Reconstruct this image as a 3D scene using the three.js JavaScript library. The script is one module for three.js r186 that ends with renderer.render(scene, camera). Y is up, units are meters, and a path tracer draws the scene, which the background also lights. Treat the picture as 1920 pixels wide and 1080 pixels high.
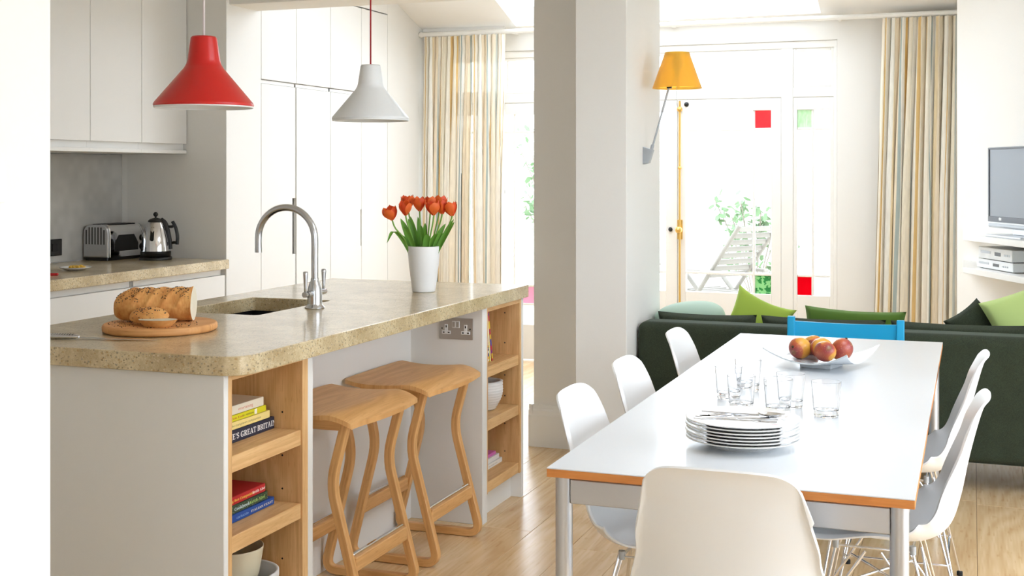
import * as THREE from 'three';
import { mergeGeometries, mergeVertices, toCreasedNormals } from 'three/addons/utils/BufferGeometryUtils.js';
import { RoundedBoxGeometry } from 'three/addons/geometries/RoundedBoxGeometry.js';

// ---------- camera, sky, exposure ----------
const W = 1920, H = 1080, F = 2330, HORIZON = 323, EYE = 1.41;
const scene = new THREE.Scene();
const camera = new THREE.PerspectiveCamera(2 * Math.atan(H / 2 / F) * 180 / Math.PI, W / H, 0.05, 200);
camera.position.set(0, EYE, 0);
camera.rotation.y = Math.atan2(864, F);
camera.setViewOffset(W, H, 0, H / 2 - HORIZON, W, H);
const renderer = new THREE.WebGLRenderer({ antialias: true });
renderer.toneMapping = THREE.LinearToneMapping;
renderer.toneMappingExposure = 6.2;
renderer.shadowMap.enabled = true;
scene.background = new THREE.Color().setRGB(0.89, 0.985, 1.1);   // even overcast sky
// ---------- helpers ----------
function rng(seed) { let a = seed >>> 0; return () => { a = (a + 0x6D2B79F5) >>> 0; let t = a; t = Math.imul(t ^ (t >>> 15), t | 1); t ^= t + Math.imul(t ^ (t >>> 7), t | 61); return ((t ^ (t >>> 14)) >>> 0) / 4294967296; }; }
const V = (x, y, z) => new THREE.Vector3(x, y, z);
const taken = {};
function numbered(n) { const k = taken[n] = (taken[n] ?? -1) + 1; return k ? n + '_' + String(k).padStart(3, '0') : n; }
function geo(g) {   // position, normal, uv only, not indexed, so that any two can be merged
  g = g.index ? g.toNonIndexed() : g;
  for (const k of Object.keys(g.attributes)) if (!['position', 'normal', 'uv'].includes(k)) g.deleteAttribute(k);
  if (!g.attributes.normal) g.computeVertexNormals();
  if (!g.attributes.uv) g.setAttribute('uv', new THREE.BufferAttribute(new Float32Array(g.attributes.position.count * 2), 2));
  g.morphAttributes = {}; g.clearGroups();
  return g;
}
const join = list => list.length === 1 ? geo(list[0]) : mergeGeometries(list.map(geo));
function mesh(name, g, m, parent, label) {
  const o = new THREE.Mesh(Array.isArray(g) ? join(g) : g, m);
  o.name = name; o.castShadow = o.receiveShadow = true; if (label) o.userData.label = label;
  parent.add(o); return o;
}
function thing(name, label, category, pos = [0, 0, 0], turn = 0, group) {
  const o = new THREE.Group(); o.name = numbered(name); o.position.set(...pos); o.rotation.y = turn;
  o.userData = { label, category }; if (group) o.userData.group = group; scene.add(o); return o;
}
function copyOf(o, label, pos, turn) { const c = o.clone(); c.name = numbered(o.name.replace(/_\d{3}$/, '')); c.position.set(...pos); c.rotation.y = turn ?? o.rotation.y; c.userData = { ...o.userData, label }; scene.add(c); return c; }
function single(name, g, m, label, category, group) { const o = mesh(numbered(name), g, m, scene); o.userData = { label, category }; if (group) o.userData.group = group; return o; }
function struct(name, g, m) { const o = mesh(name, g, m, scene); o.userData.kind = 'structure'; return o; }
function structGroup(name) { const o = new THREE.Group(); o.name = name; o.userData.kind = 'structure'; scene.add(o); return o; }
// projects uv (metres) from the dominant direction of each triangle; u runs along the grain axis
function boxUV(g, grain = 0, ou = 0, ov = 0) {
  g = geo(g); const p = g.attributes.position, uv = g.attributes.uv, a = V(), b = V(), c = V(), n = V();
  for (let i = 0; i < p.count; i += 3) {
    a.fromBufferAttribute(p, i); b.fromBufferAttribute(p, i + 1); c.fromBufferAttribute(p, i + 2);
    n.crossVectors(b.clone().sub(a), c.clone().sub(a));
    const m = [Math.abs(n.x), Math.abs(n.y), Math.abs(n.z)], d = m.indexOf(Math.max(...m));
    const U = d === grain ? (grain + 1) % 3 : grain, Vx = 3 - d - U;
    for (const [k, q] of [[i, a], [i + 1, b], [i + 2, c]]) uv.setXY(k, q.getComponent(U) + ou, q.getComponent(Vx) + ov);
  }
  return g;
}
// a box with chamfered edges between two corners, uv in metres
function box(x0, x1, y0, y1, z0, z1, c = 0.0015, grain = 0, ou = 0, ov = 0) {
  if (x0 > x1) [x0, x1] = [x1, x0]; if (y0 > y1) [y0, y1] = [y1, y0]; if (z0 > z1) [z0, z1] = [z1, z0];
  const h = [(x1 - x0) / 2, (y1 - y0) / 2, (z1 - z0) / 2], ce = [(x1 + x0) / 2, (y1 + y0) / 2, (z1 + z0) / 2], pos = [];
  c = Math.min(c, h[0] * .49, h[1] * .49, h[2] * .49);
  const pt = (s, ax) => [0, 1, 2].map(k => s[k] * (k === ax ? h[k] : h[k] - c));
  const tri = (a, b, d) => { const n = V(...b).sub(V(...a)).cross(V(...d).sub(V(...a))); if (n.dot(V(a[0] + b[0] + d[0], a[1] + b[1] + d[1], a[2] + b[2] + d[2])) < 0) [b, d] = [d, b]; for (const q of [a, b, d]) pos.push(q[0] + ce[0], q[1] + ce[1], q[2] + ce[2]); };
  const quad = (a, b, d, e) => { tri(a, b, d); tri(a, d, e); };
  for (let ax = 0; ax < 3; ax++) for (const s of [-1, 1]) {
    const B = (ax + 1) % 3, C = (ax + 2) % 3, mk = (sb, sc) => { const v = []; v[ax] = s; v[B] = sb; v[C] = sc; return pt(v, ax); };
    quad(mk(-1, -1), mk(1, -1), mk(1, 1), mk(-1, 1));
  }
  if (c > 0) {
    for (let ax = 0; ax < 3; ax++) { const B = (ax + 1) % 3, C = (ax + 2) % 3; for (const sb of [-1, 1]) for (const sc of [-1, 1]) { const mk = (sa, w) => { const v = []; v[ax] = sa; v[B] = sb; v[C] = sc; const q = pt(v, w); q[ax] = sa * (h[ax] - c); return q; }; quad(mk(-1, B), mk(1, B), mk(1, C), mk(-1, C)); } }
    for (const x of [-1, 1]) for (const y of [-1, 1]) for (const z of [-1, 1]) tri(pt([x, y, z], 0), pt([x, y, z], 1), pt([x, y, z], 2));
  }
  const g = new THREE.BufferGeometry(); g.setAttribute('position', new THREE.Float32BufferAttribute(pos, 3)); g.computeVertexNormals();
  return boxUV(g, grain, ou, ov);
}
// a sheet of window glass: one face, as thin glass is drawn
function sheet(corners) { const g = new THREE.BufferGeometry(), [a, b, c, d] = corners; g.setAttribute('position', new THREE.Float32BufferAttribute([...a, ...b, ...c, ...a, ...c, ...d], 3)); g.computeVertexNormals(); return boxUV(g, 0); }
const lathe = (pts, seg = 40) => geo(new THREE.LatheGeometry(pts.map(p => new THREE.Vector2(p[0], p[1])), seg));
const curve = (pts, closed = false, tension = .5) => new THREE.CatmullRomCurve3(pts.map(p => V(...p)), closed, 'catmullrom', tension);
function tube(pts, r, seg = 48, rad = 10, closed = false) { return geo(new THREE.TubeGeometry(curve(pts, closed), seg, r, rad, closed)); }
function rod(a, b, r, rad = 10, r2) {
  const A = V(...a), B = V(...b), d = B.clone().sub(A), g = new THREE.CylinderGeometry(r2 ?? r, r, d.length(), rad);
  g.applyQuaternion(new THREE.Quaternion().setFromUnitVectors(V(0, 1, 0), d.normalize())); g.translate(...A.add(B).multiplyScalar(.5).toArray()); return geo(g);
}
function ball(x, y, z, r, sy = 1, seg = 20) { const g = new THREE.SphereGeometry(r, seg, Math.round(seg * .7)); g.scale(1, sy, 1); g.translate(x, y, z); return geo(g); }
const at = (g, x, y, z, ry = 0, rx = 0, rz = 0) => { g.applyMatrix4(new THREE.Matrix4().compose(V(x, y, z), new THREE.Quaternion().setFromEuler(new THREE.Euler(rx, ry, rz, 'YXZ')), V(1, 1, 1))); return g; };
// a flat shape (list of [a,b]) extruded by d along the third axis; plane 'xy' 'xz' 'zy'
function prism(pts, from, to, plane = 'xz', bevel = 0, holes = [], curveSegments = 6) {
  const s = pts instanceof THREE.Path ? pts : new THREE.Shape(pts.map(p => new THREE.Vector2(p[0], p[1])));
  for (const h of holes) s.holes.push(h instanceof THREE.Path ? h : new THREE.Path(h.map(p => new THREE.Vector2(p[0], p[1]))));
  const g = new THREE.ExtrudeGeometry(s, { depth: to - from - 2 * bevel, bevelEnabled: bevel > 0, bevelThickness: bevel, bevelSize: bevel, bevelOffset: -bevel, bevelSegments: 2, curveSegments });
  g.translate(0, 0, from + bevel);
  const m = new THREE.Matrix4();
  if (plane === 'xz') m.set(1, 0, 0, 0, 0, 0, 1, 0, 0, 1, 0, 0, 0, 0, 0, 1);
  if (plane === 'zy') m.set(0, 0, 1, 0, 0, 1, 0, 0, 1, 0, 0, 0, 0, 0, 0, 1);
  g.applyMatrix4(m);
  const q = geo(g);
  if (plane !== 'xy') { const p = q.attributes.position, n = q.attributes.normal, u = q.attributes.uv; for (const a of [p, n, u]) for (let i = 0; i < a.count; i += 3) for (let k = 0; k < a.itemSize; k++) { const t = a.array[(i + 1) * a.itemSize + k]; a.array[(i + 1) * a.itemSize + k] = a.array[(i + 2) * a.itemSize + k]; a.array[(i + 2) * a.itemSize + k] = t; } }
  return q;
}
// grid surface from f(u,v) in 0..1
function surf(f, nu, nv, flip = false) {
  const pos = [], uv = [], idx = [];
  for (let j = 0; j <= nv; j++) for (let i = 0; i <= nu; i++) { const p = f(i / nu, j / nv); pos.push(p[0], p[1], p[2]); uv.push(p[3] ?? i / nu, p[4] ?? j / nv); }
  for (let j = 0; j < nv; j++) for (let i = 0; i < nu; i++) { const a = j * (nu + 1) + i, b = a + 1, c = a + nu + 1, d = c + 1; idx.push(...(flip ? [a, c, b, b, c, d] : [a, b, c, b, d, c])); }
  const g = new THREE.BufferGeometry(); g.setAttribute('position', new THREE.Float32BufferAttribute(pos, 3)); g.setAttribute('uv', new THREE.Float32BufferAttribute(uv, 2)); g.setIndex(idx); g.computeVertexNormals(); return geo(g);
}
// a soft pillow: rounded superellipsoid with pinched corners
function pillow(w, h, d, pinch = .12, n = 28, e = .35) {
  const top = (s) => (u, v) => {
    const a = u * 2 - 1, b = v * 2 - 1, k = 1 - pinch * (1 - (a * a)) * (Math.abs(b) ** 3), k2 = 1 - pinch * (1 - (b * b)) * (Math.abs(a) ** 3);
    const t = Math.pow(Math.max(0, (1 - a ** 4) * (1 - b ** 4)), e);
    return [a * w / 2 * k2, b * h / 2 * k, s * d / 2 * t];
  };
  return join([surf(top(1), n, n), surf(top(-1), n, n, true)]);
}
// ---------- textures ----------
function noiseGrid(seed, n = 256) { const r = rng(seed), a = new Float32Array(n * n); for (let i = 0; i < a.length; i++) a[i] = r(); return a; }
function valueNoise(seed, n = 256) {
  const g = noiseGrid(seed, n);
  return (x, y, px, py) => {   // px, py: integer periods, so that textures tile
    const xi = Math.floor(x), yi = Math.floor(y); let fx = x - xi, fy = y - yi; fx = fx * fx * (3 - 2 * fx); fy = fy * fy * (3 - 2 * fy);
    const X0 = ((xi % px) + px) % px, X1 = (X0 + 1) % px, Y0 = ((yi % py) + py) % py, Y1 = (Y0 + 1) % py;
    const a = g[(Y0 % n) * n + X0 % n], b = g[(Y0 % n) * n + X1 % n], c = g[(Y1 % n) * n + X0 % n], d = g[(Y1 % n) * n + X1 % n];
    return a + (b - a) * fx + (c - a) * fy + (a - b - c + d) * fx * fy;
  };
}
function dataTex(w, h, f, size, srgb = true) {
  const d = new Uint8Array(w * h * 4);
  for (let y = 0; y < h; y++) for (let x = 0; x < w; x++) { const c = f(x / w, y / h, x, y), i = (y * w + x) * 4; d[i] = Math.max(0, Math.min(255, c[0])); d[i + 1] = Math.max(0, Math.min(255, c[1])); d[i + 2] = Math.max(0, Math.min(255, c[2])); d[i + 3] = 255; }
  const t = new THREE.DataTexture(d, w, h); t.wrapS = t.wrapT = THREE.RepeatWrapping; t.magFilter = THREE.LinearFilter; t.minFilter = THREE.LinearFilter;
  if (srgb) t.colorSpace = THREE.SRGBColorSpace; if (size) t.repeat.set(1 / size[0], 1 / size[1]); t.needsUpdate = true; return t;
}
const mixc = (a, b, t) => a.map((v, i) => v + (b[i] - v) * t);
function oak(seed, light, dark, knots = 0, w = 1024, h = 1024, size = [1.8, 0.9]) {
  const n = valueNoise(seed), r = rng(seed + 5), K = []; for (let i = 0; i < knots; i++) K.push([r(), r(), .006 + r() * .008]);
  return dataTex(w, h, (u, v) => {
    let kn = 0, warp = 0;
    for (const [kx, ky, kr] of K) { let dx = u - kx, dy = v - ky; dx -= Math.round(dx); dy -= Math.round(dy); const d = Math.hypot(dx * .55, dy) / kr; if (d < 8) { warp += Math.exp(-d * d / 9) * .03 * Math.sign(dy || 1); kn = Math.max(kn, Math.exp(-d * d * .9)); } }
    const v2 = v + warp;
    const fig = n(u * 3, v2 * 9, 3, 9), rings = .5 + .5 * Math.sin((v2 * 26 + fig * 9 + n(u * 7, v2 * 14, 7, 14) * 1.5) * 6.283 / 3);
    const fine = n(u * 22, v2 * 240, 22, 240), pore = n(u * 40 + 9, v2 * 200 + 3, 40, 200), broad = n(u * 2 + 5, v * 5 + 7, 2, 5);
    let t = rings * .28 + fine * .32 + broad * .3 + (pore > .78 ? (pore - .78) * 1.6 : 0);
    let c = mixc(light, dark, Math.min(1, t)); if (kn > .02) c = mixc(c, [92, 58, 30], Math.min(.85, kn)); return c;
  }, size);
}
const txFloor = oak(11, [240, 212, 170], [206, 166, 116], 7, 1024, 1024, [2.2, 1.5]);
const txOak = oak(23, [238, 198, 142], [200, 150, 94], 0, 1024, 512, [1.1, .5]);
const nA = valueNoise(71), nB = valueNoise(72);
const txStone = (() => {   // polished concrete with fine aggregate
  const w = 1024, r = rng(9), d = [], N = 6500; const sp = []; for (let i = 0; i < N; i++) sp.push([r() * w | 0, r() * w | 0, .8 + r() ** 3 * 6.5, r()]);
  const ov = new Float32Array(w * w * 2); for (const [x, y, R, k] of sp) for (let j = -7; j <= 7; j++) for (let i = -7; i <= 7; i++) if (i * i + j * j * 1.6 + i * j * (k - .5) < R * R) { const q = (((y + j) & 1023) * w + ((x + i) & 1023)) * 2; ov[q] = 1; ov[q + 1] = k; }
  return dataTex(w, w, (u, v, x, y) => {
    const t = nA(u * 6, v * 6, 6, 6) * .4 + nB(u * 24, v * 24, 24, 24) * .3 + nA(u * 70, v * 70, 70, 70) * .3 + nB(u * 200, v * 200, 200, 200) * .25;
    let c = mixc([228, 212, 174], [174, 150, 108], Math.min(1, Math.max(0, t - .1)));
    const q = (y * w + x) * 2; if (ov[q]) { const k = ov[q + 1]; c = mixc(c, k < .25 ? [226, 212, 180] : k < .62 ? [96, 82, 60] : k < .85 ? [170, 128, 72] : [122, 118, 110], .5); }
    return c;
  }, [.5, .5]);
})();
const txGrain = dataTex(256, 256, (u, v) => { const t = nA(u * 200, v * 200, 200, 200) * 60 + nB(u * 60, v * 60, 60, 60) * 60 + nA(u * 8, v * 8, 8, 8) * 80; return [t, t, t]; }, [.4, .4], false);
const txWool = dataTex(512, 512, (u, v) => { const t = nA(u * 230, v * 230, 230, 230) * .6 + nB(u * 120, v * 120, 120, 120) * .4, m = nB(u * 7, v * 7, 7, 7); const k = .72 + t * .5 + m * .1; return [47 * k, 54 * k, 39 * k]; }, [.35, .35]);
const txBrush = dataTex(256, 256, (u, v) => { const t = 120 + nA(u * 4, v * 250, 4, 250) * 90; return [t, t, t]; }, [.3, .15], false);
const stripes = [[0, [242, 232, 212]], [.07, [242, 232, 212]], [.085, [224, 186, 118]], [.105, [224, 186, 118]], [.108, [244, 235, 218]], [.2, [244, 235, 218]], [.205, [164, 176, 172]], [.222, [164, 176, 172]], [.227, [248, 244, 234]], [.3, [248, 244, 234]], [.31, [234, 213, 172]], [.332, [234, 213, 172]], [.345, [241, 225, 199]], [.47, [241, 225, 199]], [.475, [172, 184, 180]], [.49, [172, 184, 180]], [.495, [247, 241, 228]], [.58, [247, 241, 228]], [.588, [218, 176, 104]], [.606, [218, 176, 104]], [.615, [242, 231, 209]], [.75, [242, 231, 209]], [.755, [208, 212, 205]], [.775, [208, 212, 205]], [.78, [247, 239, 224]], [.88, [247, 239, 224]], [.892, [226, 190, 126]], [.915, [226, 190, 126]], [.93, [242, 232, 212]], [1.01, [242, 232, 212]]];
const txStripe = dataTex(1024, 64, (u, v) => { let c = stripes[0][1]; for (const s of stripes) if (u >= s[0]) c = s[1]; const k = .97 + nA(u * 220, v * 8, 220, 8) * .06; return c.map(x => x * k); }, [.55, .4]);
const txCrust = dataTex(512, 256, (u, v) => { const t = nA(u * 10, v * 6, 10, 6) * .6 + nB(u * 40, v * 24, 40, 24) * .4; return mixc([238, 184, 112], [204, 132, 66], t); });
const txMango = dataTex(256, 128, (u, v) => { const t = nA(u * 4, v * 3, 4, 3), s = nB(u * 90, v * 60, 90, 60); let c = t > .6 ? mixc([204, 132, 50], [228, 176, 70], (t - .6) * 2.5) : t < .22 ? mixc([112, 112, 52], [140, 60, 52], t * 4.5) : mixc([138, 48, 52], [196, 104, 58], (t - .22) * 2.4); if (s > .86) c = mixc(c, [226, 190, 110], .5); return c; });
const txGreenGlass = dataTex(64, 64, (u, v) => { const t = nA(u * 9, v * 9, 9, 9) * .6 + nB(u * 18, v * 18, 18, 18) * .4; return t > .5 ? [40, 152, 76] : [170, 222, 165]; }, [.14, .14]);
const txPaleGlass = dataTex(64, 64, (u, v) => { const t = nA(u * 18, v * 5, 18, 5) * .6 + nB(u * 30, v * 9, 30, 9) * .4; return mixc([188, 226, 180], [232, 246, 226], t); }, [.14, .14]);
const txSlate = dataTex(256, 256, (u, v) => { const t = nA(u * 5, v * 5, 5, 5) * .6 + nB(u * 22, v * 22, 22, 22) * .4; const k = 168 + t * 34; return [k * 1.0, k * .985, k * .95]; }, [.9, .9]);
function print(w, h, bg, draw, round) { const c = document.createElement('canvas'); c.width = w; c.height = h; const x = c.getContext('2d'); x.fillStyle = bg; x.fillRect(0, 0, w, h); draw(x, w, h); const t = new THREE.CanvasTexture(c); t.colorSpace = THREE.SRGBColorSpace; return t; }
// ---------- materials ----------
const std = (o) => new THREE.MeshStandardMaterial(o), phys = (o) => new THREE.MeshPhysicalMaterial(o);
const M = {
  wall: std({ color: '#f1efea', roughness: .92, bumpMap: txGrain, bumpScale: .0004 }),
  pierPaint: std({ color: '#efece6', roughness: .92 }),
  ceiling: std({ color: '#f4f2ee', roughness: .95 }),
  gloss: std({ color: '#f3f1ec', roughness: .38 }),           // painted joinery
  cab: std({ color: '#e9e7e2', roughness: .42 }),
  oak: std({ map: txOak, roughness: .48 }),
  stool: std({ map: txOak, color: '#fff4e4', roughness: .42 }),
  floor: std({ map: txFloor, roughness: .27 }),
  sub: std({ color: '#6b5236', roughness: 1 }),
  stone: phys({ map: txStone, roughness: .3, clearcoat: .6, clearcoatRoughness: .12 }),
  splash: std({ map: txSlate, roughness: .55 }),
  steel: std({ color: '#c9cacc', metalness: 1, roughness: .24 }),
  chrome: std({ color: '#e2e3e6', metalness: 1, roughness: .08 }),
  alu: std({ color: '#c6c8cb', metalness: .85, roughness: .38 }),
  brushed: std({ color: '#b7b3ad', metalness: .9, roughness: .4 }),
  brass: std({ color: '#e2b968', metalness: .8, roughness: .35 }),
  black: std({ color: '#141414', roughness: .35 }),
  rubber: std({ color: '#1c1c1c', roughness: .8 }),
  darkGlass: phys({ color: '#3b424b', roughness: .22, clearcoat: .4 }),
  laminate: phys({ color: '#dee1e4', roughness: .3, clearcoat: .35, clearcoatRoughness: .12 }),
  plyEdge: std({ map: txOak, color: '#f0c08c', roughness: .5 }),
  shell: std({ color: '#eff0ef', roughness: .36 }),
  dish: phys({ color: '#d2d6d9', roughness: .15, clearcoat: .4 }),
  china: phys({ color: '#efeeeb', roughness: .12, clearcoat: .5, clearcoatRoughness: .05 }),
  potWhite: phys({ color: '#eeeeed', roughness: .35 }),
  potCream: std({ color: '#dcd2b6', roughness: .5 }),
  glass: phys({ color: '#ffffff', roughness: 0, transmission: 1, thickness: .01, ior: 1.48 }),
  pane: phys({ color: '#ffffff', roughness: 0, transmission: 1, thickness: 0, ior: 1.5 }),
  red: phys({ color: '#d0120c', roughness: .34, clearcoat: .35, clearcoatRoughness: .2 }),
  white: phys({ color: '#eceeee', roughness: .42 }),
  flexWhite: std({ color: '#e6dcdc', roughness: .6 }), flexRed: std({ color: '#a3131b', roughness: .6 }),
  shade: phys({ color: '#ffc545', roughness: .5, transmission: .3, thickness: 0, side: THREE.DoubleSide }),
  lampGrey: std({ color: '#aeb3b8', metalness: .5, roughness: .45 }),
  sofa: phys({ map: txWool, roughness: 1, sheen: .35, sheenRoughness: .5, sheenColor: new THREE.Color('#b4c8b8') }),
  cushLime: phys({ color: '#9fb848', roughness: .95, sheen: .4, sheenColor: new THREE.Color('#e4f0b0') }),
  cushGreen: phys({ color: '#4c6c22', roughness: .95, sheen: .3, sheenColor: new THREE.Color('#cfe6a0') }),
  cushPale: phys({ color: '#b9cf82', roughness: .95, sheen: .4, sheenColor: new THREE.Color('#eef6c8') }),
  blue: std({ color: '#0f9fd0', roughness: .42 }),
  curtain: phys({ map: txStripe, roughness: .7, transmission: .12, thickness: 0, side: THREE.DoubleSide }),
  crust: std({ map: txCrust, roughness: .75 }), crumb: std({ color: '#f3ead2', roughness: .95, bumpMap: txGrain, bumpScale: .002 }), seed: std({ color: '#2b2622', roughness: .6 }),
  board: std({ map: txOak, color: '#f6dcc4', roughness: .6 }),
  mango: phys({ map: txMango, roughness: .38, clearcoat: .2 }), stemBrown: std({ color: '#4b3a20', roughness: .9 }),
  petal: phys({ color: '#f47026', roughness: .55, transmission: .2, thickness: 0, side: THREE.DoubleSide }), petal2: phys({ color: '#e85520', roughness: .55, transmission: .2, thickness: 0, side: THREE.DoubleSide }),
  leaf: phys({ color: '#6aa33a', roughness: .5, transmission: .25, thickness: 0, side: THREE.DoubleSide }), stem: std({ color: '#79a845', roughness: .6 }),
  paper: std({ color: '#efeadd', roughness: .9 }),
  redGlass: phys({ color: '#e3062a', roughness: .05, transmission: .55, thickness: 0 }),
  greenGlass: phys({ map: txGreenGlass, roughness: .4, transmission: .45, thickness: 0 }),
  paleGreenGlass: phys({ map: txPaleGlass, roughness: .1, transmission: .3, thickness: 0 }),
  pinkGlass: phys({ color: '#f4bcd8', roughness: .1, transmission: .3, thickness: 0 }),
  paving: std({ color: '#cfc8bc', roughness: .95 }), fence: std({ color: '#ded9cf', roughness: .9 }), teak: std({ color: '#86837b', roughness: .9 }), shrub: phys({ color: '#6c8a62', roughness: .8, transmission: .3, thickness: 0, side: THREE.DoubleSide }), twig: std({ color: '#8a8276', roughness: 1 }),
  pink: std({ color: '#d36fb4', roughness: .6 }), coverWhite: std({ color: '#eceae6', roughness: .6 }), redPlastic: std({ color: '#c01a22', roughness: .4 }), food: std({ color: '#d9ac3c', roughness: .8 }),
};
// ---------- the room ----------
const FLOOR0 = -8.95, XL = -4.66, XR = 1.7, ZF = 1.7, ZB = -8.75, CEIL = 2.6, TALLX = -3.94, ENDZ = -6.0;
const slope = z => 2.478 + (z + 8.707) * .33;
{
  const f = struct('floor', box(-4.82, 1.9, -.12, -.022, FLOOR0, 1.9, 0), M.sub), r = rng(4), pw = .205;
  for (let x = -4.7, k = 0; x < 1.78; x += pw, k++) {
    let z = 1.7 + r() * 1.6;
    while (z > ZB) {
      const len = 1.5 + r() * .9, za = Math.min(z, 1.7), zb = Math.max(z - len, ZB - .05);
      if (za - zb > .05) mesh('plank', box(x + .0006, x + pw - .0006, -.022, 0, zb + .0006, za - .0006, .0012, 2, r() * 5, r() * 5), M.floor, f);
      z -= len;
    }
  }
}
const RL = { x0: -.35, x1: .85, z0: -4.5, z1: -2.7 };   // rooflight over the dining table
struct('ceiling', [box(-4.82, RL.x0, CEIL, CEIL + .15, -6.03, 1.9, 0), box(RL.x1, 1.9, CEIL, CEIL + .15, -6.03, 1.9, 0), box(RL.x0, RL.x1, CEIL, CEIL + .15, -6.03, RL.z0, 0), box(RL.x0, RL.x1, CEIL, CEIL + .15, RL.z1, 1.9, 0)], M.ceiling);
{ const g = structGroup('window_9'); mesh('frame', [box(RL.x0, RL.x0 + .05, CEIL + .1, CEIL + .16, RL.z0, RL.z1, .003), box(RL.x1 - .05, RL.x1, CEIL + .1, CEIL + .16, RL.z0, RL.z1, .003), box(RL.x0 + .05, RL.x1 - .05, CEIL + .1, CEIL + .16, RL.z0, RL.z0 + .05, .003), box(RL.x0 + .05, RL.x1 - .05, CEIL + .1, CEIL + .16, RL.z1 - .05, RL.z1, .003)], M.gloss, g); mesh('pane', sheet([[RL.x0 + .05, CEIL + .13, RL.z1 - .05], [RL.x1 - .05, CEIL + .13, RL.z1 - .05], [RL.x1 - .05, CEIL + .13, RL.z0 + .05], [RL.x0 + .05, CEIL + .13, RL.z0 + .05]]), M.pane, g); }
struct('ceiling_beam', [box(-4.82, 1.9, 2.357, CEIL, -6.33, -6.03, .004), box(-4.82, 1.9, CEIL, 3.45, -6.33, -6.18, 0)], M.pierPaint);
{ // lean-to roof with a long rooflight
  const t = .14, part = (xa, xb, za, zb) => prism([[za, slope(za)], [zb, slope(zb)], [zb, slope(zb) + t], [za, slope(za) + t]], xa, xb, 'zy');
  struct('ceiling_sloped', [part(-4.82, -3.18, -9.0, -6.2), part(-.97, 1.9, -9.0, -6.2), part(-3.18, -.97, -9.0, -8.66), part(-3.18, -.97, -6.8, -6.2)], M.ceiling);
  const w = structGroup('window_6');
  mesh('glazing_bar', part(-2.62, -2.56, -8.66, -6.8), M.gloss, w);
  for (const [a, b] of [[-3.18, -2.62], [-2.56, -.97]]) { const p = sheet([[a, slope(-6.8) + .1, -6.8], [b, slope(-6.8) + .1, -6.8], [b, slope(-8.66) + .1, -8.66], [a, slope(-8.66) + .1, -8.66]]); mesh('pane', p, M.pane, w); }
}
struct('wall_left', box(-4.82, XL, 0, CEIL, ENDZ, -1.55, 0), M.wall);
struct('wall_near', box(-4.82, -1.5, 0, CEIL, -1.745, -1.55, .003), M.wall);
struct('wall_side', box(-4.82, XL, 0, CEIL, -1.55, ZF, 0), M.wall);
const FW = { x0: -1.2, x1: .9, y0: .9, y1: 2.1 };   // window behind the camera
struct('wall_front', [box(-4.82, FW.x0, 0, CEIL, ZF, 1.9, 0), box(FW.x1, 1.9, 0, CEIL, ZF, 1.9, 0), box(FW.x0, FW.x1, 0, FW.y0, ZF, 1.9, 0), box(FW.x0, FW.x1, FW.y1, CEIL, ZF, 1.9, 0)], M.wall);
const RW = { z0: -4.8, z1: -1.2, y0: .12, y1: 2.3 };   // glazed side opening of the dining room
struct('wall_right', [box(XR, 1.9, 0, CEIL, RW.z1, ZF, 0), box(XR, 1.9, 0, CEIL, -5.8, RW.z0, 0), box(XR, 1.9, 0, RW.y0, RW.z0, RW.z1, 0), box(XR, 1.9, RW.y1, CEIL, RW.z0, RW.z1, 0)], M.wall);
struct('wall_angled', prism([[-.09, -8.07], [.92, -5.8], [1.9, -5.8], [1.9, ZB], [-.02, ZB]], 0, 3.3, 'xz'), M.wall);
struct('wall_back', [box(-4.82, -3.8, 0, slope(ZB), FLOOR0, ZB, 0), box(-.87, 1.9, 0, slope(ZB), FLOOR0, ZB, 0), box(-3.8, -.87, 2.32, slope(ZB) + .01, FLOOR0, ZB, 0)], M.wall);
// two piers left of the old rear wall
struct('wall_pier', box(-2.124, -1.66, 0, 2.36, -6.33, -6.05, .003), M.pierPaint);
struct('wall_pier_001', box(-1.773, -1.5217, 0, CEIL, -6.31, -5.65, .003), M.wall);
const baseProfile = (off, h) => [[0, 0], [off, 0], [off, h * .74], [off * .82, h * .78], [off * .78, h * .86], [off * .5, h * .9], [off * .42, h], [0, h]];
struct('baseboard_pier', [prism(baseProfile(.022, .215).map(p => [p[0] - 6.05, p[1]]), -2.146, -1.72, 'zy'), prism(baseProfile(.022, .215).map(p => [-2.124 - p[0], p[1]]), -6.33, -6.03, 'xy')], M.gloss);
struct('baseboard_pier_001', [prism(baseProfile(.022, .215).map(p => [p[0] - 5.65, p[1]]), -1.773, -1.5, 'zy'), prism(baseProfile(.022, .215).map(p => [-1.5217 + p[0], p[1]]), -6.31, -5.63, 'xy')], M.gloss);
struct('baseboard_back', box(-.87, -.05, 0, .18, ZB, ZB + .02, .004), M.gloss);
struct('trim_1', box(TALLX - .68, TALLX, 0, slope(-6.3) - .02, ENDZ - .365, ENDZ, .002), M.cab);         // end panel and filler of the tall units
struct('trim_2', [prism([[-8.75, 0], [-8.058, 0], [-8.058, slope(-8.058)], [-8.75, slope(-8.75)]], XL - .1, TALLX, 'zy')], M.cab);
struct('trim_3', prism([[-8.056, 2.546], [-6.367, 2.546], [-6.367, slope(-6.367)], [-8.056, slope(-8.056)]], XL - .1, TALLX, 'zy'), M.cab);
struct('wall_kitchen', box(-4.82, -4.61, 0, 3.3, -8.75, ENDZ, 0), M.wall);
struct('baseboard_left', box(TALLX - .06, TALLX - .04, 0, .1, -8.05, -6.37, 0), M.cab);
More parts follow.
